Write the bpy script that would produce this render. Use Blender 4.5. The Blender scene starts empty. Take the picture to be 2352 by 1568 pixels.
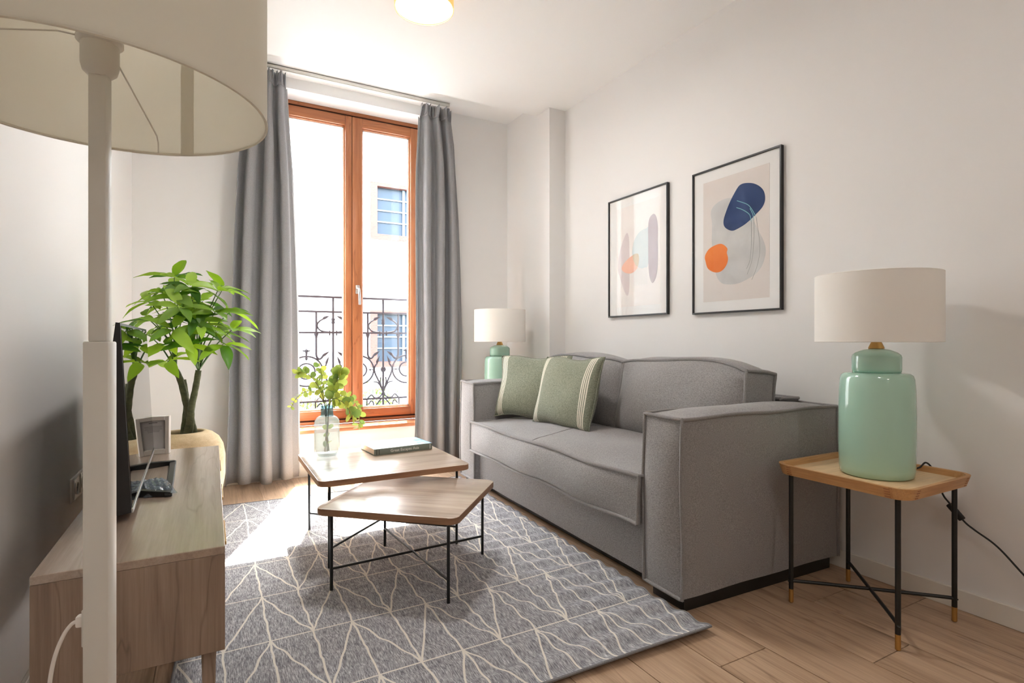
import bpy, bmesh, math, random
from mathutils import Vector, Matrix
random.seed(11)
sc = bpy.context.scene
PI = math.pi
R = math.radians

# ------------------------------------------------------------------ camera
cam_d = bpy.data.cameras.new('camera')
cam = bpy.data.objects.new('camera', cam_d)
sc.collection.objects.link(cam)
cam.location = (0, 0, 1.0)
cam.rotation_euler = (R(90), 0, R(-28.82))
cam_d.sensor_width = 36.0
cam_d.lens = 36.0 * 1252 / 2352
cam_d.clip_start = 0.05
sc.camera = cam

# ------------------------------------------------------------------ sky, sun, exposure
SKY_STRENGTH = 3.2
SUN_ENERGY = 44.0
LAMP_ENERGY = 9.0
EXPOSURE = 1.25
world = bpy.data.worlds.new('world')
sc.world = world
world.use_nodes = True
wn = world.node_tree
for n in list(wn.nodes):
    wn.nodes.remove(n)
wo = wn.nodes.new('ShaderNodeOutputWorld')
wb = wn.nodes.new('ShaderNodeBackground')
ws = wn.nodes.new('ShaderNodeTexSky')
ws.sky_type = 'NISHITA'
ws.sun_disc = False
ws.sun_elevation = R(54.6)
ws.sun_rotation = R(18)
ws.air_density = 1.0
ws.dust_density = 2.5
ws.ozone_density = 1.0
wb.inputs['Strength'].default_value = SKY_STRENGTH
wh = wn.nodes.new('ShaderNodeHueSaturation')
wh.inputs['Saturation'].default_value = 0.5
wn.links.new(ws.outputs[0], wh.inputs['Color'])
wn.links.new(wh.outputs[0], wb.inputs['Color'])
wn.links.new(wb.outputs[0], wo.inputs['Surface'])

sun_d = bpy.data.lights.new('sun', 'SUN')
sun_d.energy = SUN_ENERGY
sun_d.angle = R(0.6)
sun_d.color = (1.0, 0.975, 0.94)
sun = bpy.data.objects.new('sun', sun_d)
sc.collection.objects.link(sun)
sun.rotation_euler = Vector((-0.22, -0.676, -1.0)).to_track_quat('-Z', 'Y').to_euler()
sun.location = (2, 7, 9)

portal_d = bpy.data.lights.new('window_portal', 'AREA')
portal_d.shape = 'RECTANGLE'
portal_d.size = 1.2
portal_d.size_y = 2.6
portal_d.cycles.is_portal = True
portal = bpy.data.objects.new('window_portal', portal_d)
sc.collection.objects.link(portal)
portal.location = (0.985, 4.66, 1.6)
portal.rotation_euler = (R(-90), 0, 0)

vs = sc.view_settings
vs.view_transform = 'Standard'
vs.look = 'None'
vs.gamma = 1.0
vs.use_curve_mapping = False
vs.exposure = EXPOSURE
sc.cycles.use_denoising = True
sc.cycles.max_bounces = 12
sc.cycles.diffuse_bounces = 7
sc.cycles.glossy_bounces = 4
sc.cycles.transparent_max_bounces = 24
sc.cycles.sample_clamp_indirect = 8.0
sc.cycles.caustics_reflective = False
sc.cycles.caustics_refractive = False

# ------------------------------------------------------------------ helpers
def C(r, g, b):
    f = lambda v: (v / 255 / 12.92) if v / 255 <= 0.04045 else ((v / 255 + 0.055) / 1.055) ** 2.4
    return (f(r), f(g), f(b), 1.0)

def link(o, parent=None):
    sc.collection.objects.link(o)
    if parent is not None:
        o.parent = parent
    return o

def tag(o, label=None, cat=None, group=None, kind=None):
    if label: o['label'] = label
    if cat: o['category'] = cat
    if group: o['group'] = group
    if kind: o['kind'] = kind
    return o

def thing(name, label, cat, loc=(0, 0, 0), rz=0.0, group=None, kind=None):
    o = bpy.data.objects.new(name, None)
    o.empty_display_size = 0.1
    link(o)
    o.location = loc
    o.rotation_euler = (0, 0, rz)
    return tag(o, label, cat, group, kind)

def sharpen(bm, ang=35):
    for e in bm.edges:
        if len(e.link_faces) == 2 and e.calc_face_angle(0.0) > R(ang):
            e.smooth = False

def bobj(name, bm, m, parent=None, smooth=True, ang=35, recalc=True):
    if recalc:
        bmesh.ops.recalc_face_normals(bm, faces=bm.faces[:])
    if smooth:
        for f in bm.faces:
            f.smooth = True
        sharpen(bm, ang)
    me = bpy.data.meshes.new(name)
    bm.to_mesh(me)
    bm.free()
    if m: me.materials.append(m)
    return link(bpy.data.objects.new(name, me), parent)

def mobj(name, verts, faces, m, parent=None, smooth=True, ang=35, uvs=None, recalc=True):
    bm = bmesh.new()
    vv = [bm.verts.new(v) for v in verts]
    fl = []
    for f in faces:
        try: fl.append(bm.faces.new([vv[i] for i in f]))
        except ValueError: pass
    if uvs:
        bm.verts.index_update()
        lay = bm.loops.layers.uv.new('UVMap')
        for f in fl:
            for l in f.loops:
                l[lay].uv = uvs[l.vert.index]
    return bobj(name, bm, m, parent, smooth, ang, recalc)

def add_box(bm, lo, hi, bevel=0.0, seg=2, rot=None):
    lo, hi = Vector(lo), Vector(hi)
    g = bmesh.ops.create_cube(bm, size=1.0)
    vs_ = g['verts']
    for v in vs_:
        v.co = Vector(((v.co.x + .5) * (hi.x - lo.x) + lo.x, (v.co.y + .5) * (hi.y - lo.y) + lo.y, (v.co.z + .5) * (hi.z - lo.z) + lo.z))
    if rot is not None:
        for v in vs_: v.co = rot @ v.co
    if bevel > 0:
        es = list({e for v in vs_ for e in v.link_edges})
        bmesh.ops.bevel(bm, geom=es, offset=bevel, segments=seg, profile=0.5, affect='EDGES')

def box(name, lo, hi, m, parent=None, bevel=0.0, seg=2, rot=None):
    bm = bmesh.new()
    add_box(bm, lo, hi, bevel, seg, rot)
    return bobj(name, bm, m, parent)

def tube_data(path, r, n=8, closed=False):
    P = [Vector(p) for p in path]
    N = len(P)
    rad = r if isinstance(r, (list, tuple)) else [r] * N
    V, F = [], []
    T = []
    for i in range(N):
        a = P[(i - 1) % N] if (closed or i > 0) else P[i]
        b = P[(i + 1) % N] if (closed or i < N - 1) else P[i]
        t = (b - a)
        T.append(t.normalized() if t.length > 1e-9 else Vector((0, 0, 1)))
    up = Vector((0, 0, 1)) if abs(T[0].z) < 0.9 else Vector((1, 0, 0))
    x = T[0].cross(up).normalized()
    for i in range(N):
        x = (x - T[i] * x.dot(T[i]))
        x = x.normalized() if x.length > 1e-6 else T[i].orthogonal().normalized()
        y = T[i].cross(x)
        for k in range(n):
            a = 2 * PI * (k + .5) / n
            V.append(P[i] + (x * math.cos(a) + y * math.sin(a)) * rad[i])
    for i in range(N if closed else N - 1):
        j = (i + 1) % N
        for k in range(n):
            k2 = (k + 1) % n
            F.append((i * n + k, i * n + k2, j * n + k2, j * n + k))
    if not closed:
        F.append(tuple(range(n - 1, -1, -1)))
        F.append(tuple((N - 1) * n + k for k in range(n)))
    return V, F

def tube(name, path, r, m, parent=None, n=8, closed=False):
    V, F = tube_data(path, r, n, closed)
    return mobj(name, V, F, m, parent, ang=50)

def join(parts):
    V, F = [], []
    for v, f in parts:
        o = len(V)
        V += list(v)
        F += [tuple(i + o for i in q) for q in f]
    return V, F

def lathe(name, prof, m, parent=None, n=40, c=(0, 0), ang=35, closed=False):
    V, F = [], []
    K = len(prof)
    for (r, z) in prof:
        for k in range(n):
            a = 2 * PI * k / n
            V.append((c[0] + max(r, 1e-5) * math.cos(a), c[1] + max(r, 1e-5) * math.sin(a), z))
    for i in range(K if closed else K - 1):
        j = (i + 1) % K
        for k in range(n):
            k2 = (k + 1) % n
            F.append((i * n + k, i * n + k2, j * n + k2, j * n + k))
    if not closed:
        if prof[0][0] > 0: F.append(tuple(range(n - 1, -1, -1)))
        if prof[-1][0] > 0: F.append(tuple((K - 1) * n + k for k in range(n)))
    return mobj(name, V, F, m, parent, ang=ang)

def round_poly(pts, r, seg=5):
    out = []
    n = len(pts)
    for i in range(n):
        p = Vector((*pts[i], 0)); a = Vector((*pts[i - 1], 0)); b = Vector((*pts[(i + 1) % n], 0))
        da = (a - p).normalized(); db = (b - p).normalized()
        half = da.angle(db) / 2
        L = r / math.tan(half)
        c = p + (da + db).normalized() * (r / math.sin(half))
        s = p + da * L - c; e = p + db * L - c
        t = s.angle(e)
        ax = s.cross(e).normalized()
        for k in range(seg + 1):
            q = c + Matrix.Rotation(t * k / seg, 3, ax) @ s
            out.append((q.x, q.y))
    return out

def prism(name, poly, z0, z1, m, parent=None, bevel=0.0, seg=2):
    bm = bmesh.new()
    lo = [bm.verts.new((x, y, z0)) for x, y in poly]
    hi = [bm.verts.new((x, y, z1)) for x, y in poly]
    n = len(poly)
    fb = bm.faces.new(lo[::-1]); ft = bm.faces.new(hi)
    for i in range(n):
        bm.faces.new((lo[i], lo[(i + 1) % n], hi[(i + 1) % n], hi[i]))
    if bevel:
        es = list(set(list(fb.edges) + list(ft.edges)))
        bmesh.ops.bevel(bm, geom=es, offset=bevel, segments=seg, profile=.5, affect='EDGES')
    return bobj(name, bm, m, parent, ang=40)

def spline(pts, per=6, closed=False):
    P = [Vector(p) for p in pts]
    n = len(P)
    out = []
    for i in range(n if closed else n - 1):
        g = (lambda k: P[k % n]) if closed else (lambda k: P[min(max(k, 0), n - 1)])
        p0, p1, p2, p3 = g(i - 1), g(i), g(i + 1), g(i + 2)
        for k in range(per):
            t = k / per
            out.append(0.5 * ((2 * p1) + (p2 - p0) * t + (2 * p0 - 5 * p1 + 4 * p2 - p3) * t * t + (3 * p1 - p0 - 3 * p2 + p3) * t ** 3))
    if not closed: out.append(P[-1])
    return out

def copy_tree(o, parent=None):
    c = o.copy()
    sc.collection.objects.link(c)
    c.parent = parent
    for ch in list(o.children):
        copy_tree(ch, c)
    return c

def text_obj(name, s, size, m, parent, mat4):
    cu = bpy.data.curves.new(name, 'FONT')
    cu.body = s
    cu.size = size
    cu.align_x = 'CENTER'
    cu.align_y = 'CENTER'
    cu.extrude = 0.0002
    t = bpy.data.objects.new(name, cu)
    sc.collection.objects.link(t)
    dg = bpy.context.evaluated_depsgraph_get()
    me = bpy.data.meshes.new_from_object(t.evaluated_get(dg))
    bpy.data.objects.remove(t)
    me.transform(mat4)
    me.materials.clear()
    me.materials.append(m)
    return link(bpy.data.objects.new(name, me), parent)

# ------------------------------------------------------------------ materials
def mat(name, col, rough=0.5, metal=0.0, spec=0.5, **kw):
    m = bpy.data.materials.new(name)
    m.use_nodes = True
    b = m.node_tree.nodes['Principled BSDF']
    b.inputs['Base Color'].default_value = col
    b.inputs['Roughness'].default_value = rough
    b.inputs['Metallic'].default_value = metal
    b.inputs['Specular IOR Level'].default_value = spec
    for k, v in kw.items():
        b.inputs[k.replace('_', ' ')].default_value = v
    return m

def N(m, t, **kw):
    n = m.node_tree.nodes.new(t)
    for k, v in kw.items():
        if k in n.inputs.keys(): n.inputs[k].default_value = v
        else: setattr(n, k, v)
    return n

def L(m, a, b):
    m.node_tree.links.new(a, b)

def ramp(m, stops):
    r = N(m, 'ShaderNodeValToRGB')
    e = r.color_ramp.elements
    while len(e) < len(stops): e.new(0.5)
    for i, (p, c) in enumerate(stops):
        e[i].position = p
        e[i].color = c
    return r

def bsdf(m): return m.node_tree.nodes['Principled BSDF']

def math_n(m, op, a, b=None, c=None):
    n = N(m, 'ShaderNodeMath', operation=op)
    for i, v in enumerate((a, b, c)):
        if v is None: continue
        if isinstance(v, (int, float)): n.inputs[i].default_value = v
        else: L(m, v, n.inputs[i])
    return n.outputs[0]

def coords(m, kind='Object', scale=(1, 1, 1), rand=False, rot=(0, 0, 0)):
    tc = N(m, 'ShaderNodeTexCoord')
    src = tc.outputs[kind]
    if rand:
        oi = N(m, 'ShaderNodeObjectInfo')
        mul = N(m, 'ShaderNodeVectorMath', operation='MULTIPLY_ADD')
        L(m, oi.outputs['Random'], mul.inputs[0])
        mul.inputs[1].default_value = (37, 53, 71)
        L(m, src, mul.inputs[2])
        src = mul.outputs[0]
    mp = N(m, 'ShaderNodeMapping')
    mp.inputs['Scale'].default_value = scale
    mp.inputs['Rotation'].default_value = rot
    L(m, src, mp.inputs['Vector'])
    return mp.outputs[0]

def bump(m, h, strength=0.2, dist=0.002):
    b = N(m, 'ShaderNodeBump')
    b.inputs['Strength'].default_value = strength
    b.inputs['Distance'].default_value = dist
    L(m, h, b.inputs['Height'])
    L(m, b.outputs[0], bsdf(m).inputs['Normal'])

def paint(name, col, rough=0.6):
    m = mat(name, col, rough, spec=0.3)
    v = coords(m)
    n = N(m, 'ShaderNodeTexNoise', Scale=180.0, Detail=3.0)
    L(m, v, n.inputs['Vector'])
    bump(m, n.outputs[0], 0.06, 0.001)
    return m

def wood(name, stops, stretch=(14, 1, 14), rough=0.45, rand=False, fine=True, streak=None, bumpy=0.1, rot=(0, 0, 0), spec=0.4):
    m = mat(name, stops[0][1], rough, spec=spec)
    v = coords(m, 'Object', stretch, rand, rot)
    n1 = N(m, 'ShaderNodeTexNoise', Scale=1.0, Detail=6.0, Roughness=0.6, Distortion=0.6)
    L(m, v, n1.inputs['Vector'])
    r = ramp(m, stops)
    L(m, n1.outputs[0], r.inputs[0])
    col = r.outputs[0]
    if fine:
        v2 = coords(m, 'Object', tuple(s * 9 if s > 4 else s * 3 for s in stretch), rand, rot)
        n2 = N(m, 'ShaderNodeTexNoise', Scale=1.0, Detail=4.0, Roughness=0.7)
        L(m, v2, n2.inputs['Vector'])
        r2 = ramp(m, [(0.3, (0.78, 0.76, 0.74, 1)), (0.62, (1.05, 1.05, 1.05, 1))])
        L(m, n2.outputs[0], r2.inputs[0])
        mx = N(m, 'ShaderNodeMix', data_type='RGBA', blend_type='MULTIPLY')
        mx.inputs[0].default_value = 0.85
        L(m, col, mx.inputs[6]); L(m, r2.outputs[0], mx.inputs[7])
        col = mx.outputs[2]
        bump(m, n2.outputs[0], bumpy, 0.001)
    if streak:
        v3 = coords(m, 'Object', streak, rand, rot)
        n3 = N(m, 'ShaderNodeTexNoise', Scale=1.0, Detail=3.0, Distortion=0.3)
        L(m, v3, n3.inputs['Vector'])
        d = math_n(m, 'ABSOLUTE', math_n(m, 'SUBTRACT', n3.outputs[0], 0.5))
        r3 = ramp(m, [(0.0, (0.62, 0.58, 0.56, 1)), (0.012, (1, 1, 1, 1))])
        L(m, d, r3.inputs[0])
        mx = N(m, 'ShaderNodeMix', data_type='RGBA', blend_type='MULTIPLY')
        mx.inputs[0].default_value = 0.7
        L(m, col, mx.inputs[6]); L(m, r3.outputs[0], mx.inputs[7])
        col = mx.outputs[2]
    L(m, col, bsdf(m).inputs['Base Color'])
    return m

def fabric(name, c1, c2, scale=500.0, rough=0.9, stretch=(1, 1, 1), bs=0.35, sheen=0.15, wrinkle=0.0):
    m = mat(name, c1, rough, spec=0.15)
    bsdf(m).inputs['Sheen Weight'].default_value = sheen
    v = coords(m, 'Object', stretch)
    n1 = N(m, 'ShaderNodeTexNoise', Scale=scale, Detail=4.0, Roughness=0.75)
    L(m, v, n1.inputs['Vector'])
    r = ramp(m, [(0.3, c2), (0.7, c1)])
    L(m, n1.outputs[0], r.inputs[0])
    L(m, r.outputs[0], bsdf(m).inputs['Base Color'])
    h = n1.outputs[0]
    bump(m, h, bs, 0.001)
    if wrinkle:
        n2 = N(m, 'ShaderNodeTexNoise', Scale=9.0, Detail=3.0, Distortion=0.8)
        L(m, v, n2.inputs['Vector'])
        b2 = N(m, 'ShaderNodeBump')
        b2.inputs['Strength'].default_value = wrinkle
        b2.inputs['Distance'].default_value = 0.02
        L(m, n2.outputs[0], b2.inputs['Height'])
        for nd in m.node_tree.nodes:
            if nd.type == 'BUMP' and nd != b2:
                L(m, b2.outputs[0], nd.inputs['Normal'])
    return m

def glass(name, tint=(1, 1, 1, 1), refl=1.0, haze=0.0, haze_col=(.9, .95, .97, 1), ior=1.45):
    m = bpy.data.materials.new(name)
    m.use_nodes = True
    nt = m.node_tree
    nt.nodes.remove(nt.nodes['Principled BSDF'])
    out = nt.nodes['Material Output']
    tr = N(m, 'ShaderNodeBsdfTransparent'); tr.inputs[0].default_value = tint
    gl = N(m, 'ShaderNodeBsdfGlossy'); gl.inputs['Roughness'].default_value = 0.02
    fr = N(m, 'ShaderNodeLayerWeight'); fr.inputs['Blend'].default_value = 0.5
    mx = N(m, 'ShaderNodeMixShader')
    sch = math_n(m, 'ADD', math_n(m, 'MULTIPLY', math_n(m, 'POWER', fr.outputs['Facing'], 5.0), 0.9), 0.035)
    L(m, math_n(m, 'MULTIPLY', sch, refl), mx.inputs[0])
    L(m, tr.outputs[0], mx.inputs[1]); L(m, gl.outputs[0], mx.inputs[2])
    last = mx.outputs[0]
    if haze:
        df = N(m, 'ShaderNodeBsdfTranslucent'); df.inputs[0].default_value = haze_col
        d2 = N(m, 'ShaderNodeBsdfDiffuse'); d2.inputs[0].default_value = haze_col
        ad = N(m, 'ShaderNodeMixShader'); ad.inputs[0].default_value = 0.5
        L(m, df.outputs[0], ad.inputs[1]); L(m, d2.outputs[0], ad.inputs[2])
        m2 = N(m, 'ShaderNodeMixShader')
        m2.inputs[0].default_value = haze
        L(m, last, m2.inputs[1]); L(m, ad.outputs[0], m2.inputs[2])
        last = m2.outputs[0]
    L(m, last, out.inputs['Surface'])
    return m

def leaf_mat(name, c1, c2, trans=0.35, rough=0.45):
    m = mat(name, c1, rough, spec=0.4)
    oi = N(m, 'ShaderNodeObjectInfo')
    r = ramp(m, [(0.0, c1), (1.0, c2)])
    L(m, oi.outputs['Random'], r.inputs[0])
    L(m, r.outputs[0], bsdf(m).inputs['Base Color'])
    t = N(m, 'ShaderNodeBsdfTranslucent')
    hs = N(m, 'ShaderNodeHueSaturation', Saturation=1.15, Value=1.25)
    L(m, r.outputs[0], hs.inputs['Color']); L(m, hs.outputs[0], t.inputs[0])
    mx = N(m, 'ShaderNodeMixShader'); mx.inputs[0].default_value = trans
    L(m, bsdf(m).outputs[0], mx.inputs[1]); L(m, t.outputs[0], mx.inputs[2])
    L(m, mx.outputs[0], m.node_tree.nodes['Material Output'].inputs['Surface'])
    return m

M = {}
M['wall'] = paint('wall_paint', C(230, 229, 228))
M['ceil'] = paint('ceiling_paint', C(240, 240, 239))
M['base'] = mat('baseboard_lacquer', C(226, 222, 214), 0.35)
M['grout'] = mat('pale_grout', C(205, 188, 170), 0.8)
M['plank'] = wood('floor_plank', [(0.25, C(130, 105, 84)), (0.42, C(178, 150, 124)), (0.58, C(196, 168, 142)), (0.8, C(156, 128, 104))],
                  stretch=(16, 1.3, 16), rough=0.32, rand=True, streak=(7, 0.8, 7), bumpy=0.05)
M['pine'] = wood('stained_pine', [(0.25, C(142, 84, 50)), (0.5, C(166, 104, 66)), (0.75, C(182, 122, 82))],
                 stretch=(26, 26, 1.6), rough=0.38, streak=(10, 10, 1.2))
M['pine_h'] = wood('stained_pine_rail', [(0.25, C(142, 84, 50)), (0.5, C(166, 104, 66)), (0.75, C(182, 122, 82))],
                   stretch=(1.6, 26, 26), rough=0.38, streak=(1.2, 10, 10))
M['gap'] = mat('gap_shade', C(60, 30, 16), 0.8)  # dark brown that paints the shade inside the sash gaps
M['white_bead'] = mat('white_spacer', C(235, 232, 228), 0.4)
M['glass'] = glass('window_glass', (0.97, 0.985, 0.98, 1), 0.8)
M['pic_glass'] = glass('picture_glazing', (.985, .985, .985, 1), 0.35)
M['steel'] = mat('satin_steel', C(205, 203, 200), 0.3, 1.0)
M['curtain'] = fabric('grey_curtain_cloth', C(168, 168, 170), C(124, 124, 127), 900, stretch=(1, 1, .25), bs=0.5)
M['lining'] = fabric('white_lining', C(240, 240, 240), C(225, 225, 226), 700)
M['sofa'] = fabric('sofa_grey_weave', C(166, 163, 163), C(108, 106, 107), 300, stretch=(1, .45, 1), bs=0.5, sheen=0.3, wrinkle=0.15)
M['piping'] = fabric('sofa_piping', C(160, 157, 157), C(108, 106, 106), 400, bs=0.3)
M['plinth'] = mat('black_plinth', C(20, 19, 19), 0.45)
M['green_pillow'] = None
M['oak'] = wood('tray_oak', [(0.25, C(176, 126, 78)), (0.5, C(200, 152, 100)), (0.75, C(214, 170, 118))], stretch=(3, 22, 22), rough=0.42)
M['oak_lr'] = wood('tray_oak_side', [(0.25, C(176, 126, 78)), (0.5, C(200, 152, 100)), (0.75, C(214, 170, 118))], stretch=(22, 3, 22), rough=0.42)
M['ply'] = wood('tray_ply', [(0.3, C(222, 190, 148)), (0.7, C(232, 204, 164))], stretch=(2, 14, 14), rough=0.5, bumpy=0.03)
M['finger'] = mat('endgrain_joint', C(150, 96, 56), 0.6)
M['black'] = mat('black_steel', C(22, 23, 23), 0.38)
M['brass'] = mat('brushed_brass', C(200, 160, 98), 0.32, 1.0)
M['ceramic'] = mat('celadon_glaze', C(168, 206, 188), 0.12, spec=0.6, Coat_Weight=0.6, Coat_Roughness=0.05)
def linen(name, col, tr):
    m = mat(name, col, 0.85, spec=0.1)
    t = N(m, 'ShaderNodeBsdfTranslucent'); t.inputs[0].default_value = col
    mx = N(m, 'ShaderNodeMixShader'); mx.inputs[0].default_value = tr
    L(m, bsdf(m).outputs[0], mx.inputs[1]); L(m, t.outputs[0], mx.inputs[2])
    L(m, mx.outputs[0], m.node_tree.nodes['Material Output'].inputs['Surface'])
    return m
M['shade'] = linen('lamp_linen', C(246, 243, 238), 0.18)
M['floor_shade'] = linen('floor_lamp_linen', C(238, 235, 226), 0.5)
M['white_metal'] = mat('white_lacquer', C(212, 209, 201), 0.4)
M['white_cord'] = mat('white_flex', C(232, 226, 220), 0.5)
M['black_cord'] = mat('black_flex', C(20, 20, 20), 0.5)
M['veneer'] = wood('cabinet_veneer', [(0.25, C(134, 113, 98)), (0.5, C(158, 138, 122)), (0.75, C(174, 156, 142))], stretch=(18, 1.2, 18), rough=0.34, streak=(7, 0.7, 7), spec=0.8)
M['veneer_v'] = wood('cabinet_veneer_side', [(0.25, C(122, 102, 88)), (0.5, C(148, 128, 112)), (0.75, C(166, 147, 132))], stretch=(18, 18, 1.2), rough=0.4, streak=(8, 8, 0.8), spec=0.5)
M['tabletop'] = wood('coffee_table_oak', [(0.25, C(150, 126, 106)), (0.5, C(190, 166, 145)), (0.75, C(210, 190, 171))], stretch=(1.6, 24, 24), rough=0.36, bumpy=0.2, spec=1.0)
M['tabletop_edge'] = wood('coffee_table_edge', [(0.25, C(136, 100, 74)), (0.5, C(160, 122, 94)), (0.75, C(178, 142, 112))], stretch=(3, 3, 30), rough=0.45)
M['tv_body'] = mat('tv_plastic', C(22, 22, 23), 0.42)
M['tv_screen'] = mat('tv_glass', C(8, 8, 9), 0.015, spec=0.9)
M['pot'] = wood('sandy_pot', [(0.3, C(196, 170, 134)), (0.7, C(214, 192, 158))], stretch=(30, 30, 60), rough=0.75, bumpy=0.05)
M['soil'] = mat('dark_soil', C(44, 34, 26), 0.95)
M['trunk'] = wood('green_bark', [(0.3, C(68, 72, 50)), (0.7, C(98, 100, 72))], stretch=(30, 30, 60), rough=0.8, bumpy=0.4)
M['stem'] = mat('green_stem', C(78, 108, 58), 0.6)
M['leaf'] = leaf_mat('pachira_leaf', C(64, 108, 42), C(164, 196, 84), 0.42)
M['euc'] = leaf_mat('eucalyptus_leaf', C(122, 146, 88), C(206, 212, 120), 0.5)
M['euc_stem'] = mat('eucalyptus_stem', C(122, 108, 74), 0.7)
M['vase'] = glass('vase_glass', (0.93, 0.96, 0.96, 1), 1.0, haze=0.24)
M['vase_neck'] = glass('vase_neck_glass', (0.62, 0.74, 0.77, 1), 1.0, haze=0.15, haze_col=(.3, .42, .46, 1))
M['frame'] = mat('black_frame', C(38, 38, 40), 0.35)
M['mat_board'] = mat('white_mount', C(238, 238, 237), 0.8)
M['iron'] = mat('grey_iron', C(40, 38, 44), 0.6, spec=0.2)
M['facade'] = None

# pillow
def pillow_mat():
    m = fabric('green_woven_pillow', C(162, 165, 148), C(92, 98, 80), 190, stretch=(1, 1, 1), bs=0.9)
    base = [n for n in m.node_tree.nodes if n.type == 'VALTORGB'][0]
    uv = N(m, 'ShaderNodeTexCoord').outputs['UV']
    sx = N(m, 'ShaderNodeSeparateXYZ'); L(m, uv, sx.inputs[0])
    u = sx.outputs[0]
    a = math_n(m, 'ABSOLUTE', math_n(m, 'SUBTRACT', u, 0.5))          # 0 centre .. .5 edge
    inband = math_n(m, 'MULTIPLY', math_n(m, 'GREATER_THAN', a, 0.365), math_n(m, 'LESS_THAN', a, 0.452))
    ph = math_n(m, 'FRACT', math_n(m, 'MULTIPLY', math_n(m, 'SUBTRACT', a, 0.365), 1 / 0.0218))
    stripe = math_n(m, 'MULTIPLY', inband, math_n(m, 'LESS_THAN', ph, 0.52))
    mx = N(m, 'ShaderNodeMix', data_type='RGBA')
    L(m, stripe, mx.inputs[0])
    L(m, base.outputs[0], mx.inputs[6])
    mx.inputs[7].default_value = C(232, 226, 210)
    L(m, mx.outputs[2], bsdf(m).inputs['Base Color'])
    return m
M['green_pillow'] = pillow_mat()

# rug
def rug_mat():
    m = mat('rug_weave', C(120, 120, 124), 0.95, spec=0.1)
    uv = N(m, 'ShaderNodeTexCoord').outputs['UV']
    sx = N(m, 'ShaderNodeSeparateXYZ'); L(m, uv, sx.inputs[0])
    wv = N(m, 'ShaderNodeTexNoise', Scale=9.0, Detail=1.0); L(m, uv, wv.inputs['Vector'])
    wob = math_n(m, 'MULTIPLY', math_n(m, 'SUBTRACT', wv.outputs[0], 0.5), 0.02)
    U, V = 0.1345, 0.352
    x = math_n(m, 'ADD', sx.outputs[0], wob)
    y = sx.outputs[1]
    u = math_n(m, 'DIVIDE', math_n(m, 'SUBTRACT', x, 0.167 - U * 40), U)
    v = math_n(m, 'DIVIDE', math_n(m, 'SUBTRACT', y, 1.96 - V * 20), V)
    fu = math_n(m, 'FRACT', math_n(m, 'ADD', u, 0.5))
    du = math_n(m, 'MULTIPLY', math_n(m, 'ABSOLUTE', math_n(m, 'SUBTRACT', fu, 0.5)), U)
    fv = math_n(m, 'FRACT', v)
    fv5 = math_n(m, 'FRACT', math_n(m, 'ADD', v, 0.5))
    dv = math_n(m, 'MULTIPLY', math_n(m, 'ABSOLUTE', math_n(m, 'SUBTRACT', fv5, 0.5)), V)
    w = math_n(m, 'PINGPONG', u, 1.0)
    dz = math_n(m, 'MULTIPLY', math_n(m, 'ABSOLUTE', math_n(m, 'SUBTRACT', fv, math_n(m, 'SUBTRACT', 1.0, w))), V * 0.357)
    d = math_n(m, 'MINIMUM', math_n(m, 'MINIMUM', math_n(m, 'ADD', du, 0.0002), math_n(m, 'ADD', dv, 0.0012)), math_n(m, 'ADD', dz, 0.0002))
    line = math_n(m, 'LESS_THAN', d, 0.0036)
    mp = N(m, 'ShaderNodeMapping'); mp.inputs['Scale'].default_value = (300, 40, 1); L(m, uv, mp.inputs[0])
    n1 = N(m, 'ShaderNodeTexNoise', Scale=1.0, Detail=3.0, Roughness=0.7); L(m, mp.outputs[0], n1.inputs['Vector'])
    r = ramp(m, [(0.34, C(112, 112, 118)), (0.5, C(158, 158, 162)), (0.66, C(204, 205, 208))]); L(m, n1.outputs[0], r.inputs[0])
    mp2 = N(m, 'ShaderNodeMapping'); mp2.inputs['Scale'].default_value = (70, 13, 1); L(m, uv, mp2.inputs[0])
    n2 = N(m, 'ShaderNodeTexNoise', Scale=1.0, Detail=3.0); L(m, mp2.outputs[0], n2.inputs['Vector'])
    r2 = ramp(m, [(0.32, (0.74, 0.74, 0.76, 1)), (0.68, (1.12, 1.12, 1.12, 1))]); L(m, n2.outputs[0], r2.inputs[0])
    mm = N(m, 'ShaderNodeMix', data_type='RGBA', blend_type='MULTIPLY'); mm.inputs[0].default_value = 1.0
    L(m, r.outputs[0], mm.inputs[6]); L(m, r2.outputs[0], mm.inputs[7])
    mx = N(m, 'ShaderNodeMix', data_type='RGBA')
    L(m, line, mx.inputs[0]); L(m, mm.outputs[2], mx.inputs[6]); mx.inputs[7].default_value = C(222, 217, 208)
    L(m, mx.outputs[2], bsdf(m).inputs['Base Color'])
    # weft ribs
    wv2 = N(m, 'ShaderNodeTexWave', wave_type='BANDS', bands_direction='Y', Scale=70.0); L(m, uv, wv2.inputs['Vector'])
    hh = math_n(m, 'ADD', math_n(m, 'MULTIPLY', wv2.outputs[1], 0.6), n1.outputs[0])
    bump(m, hh, 0.5, 0.002)
    return m
M['rug'] = rug_mat()
M['rug_edge'] = fabric('rug_binding', C(150, 150, 152), C(96, 96, 100), 600)

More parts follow.
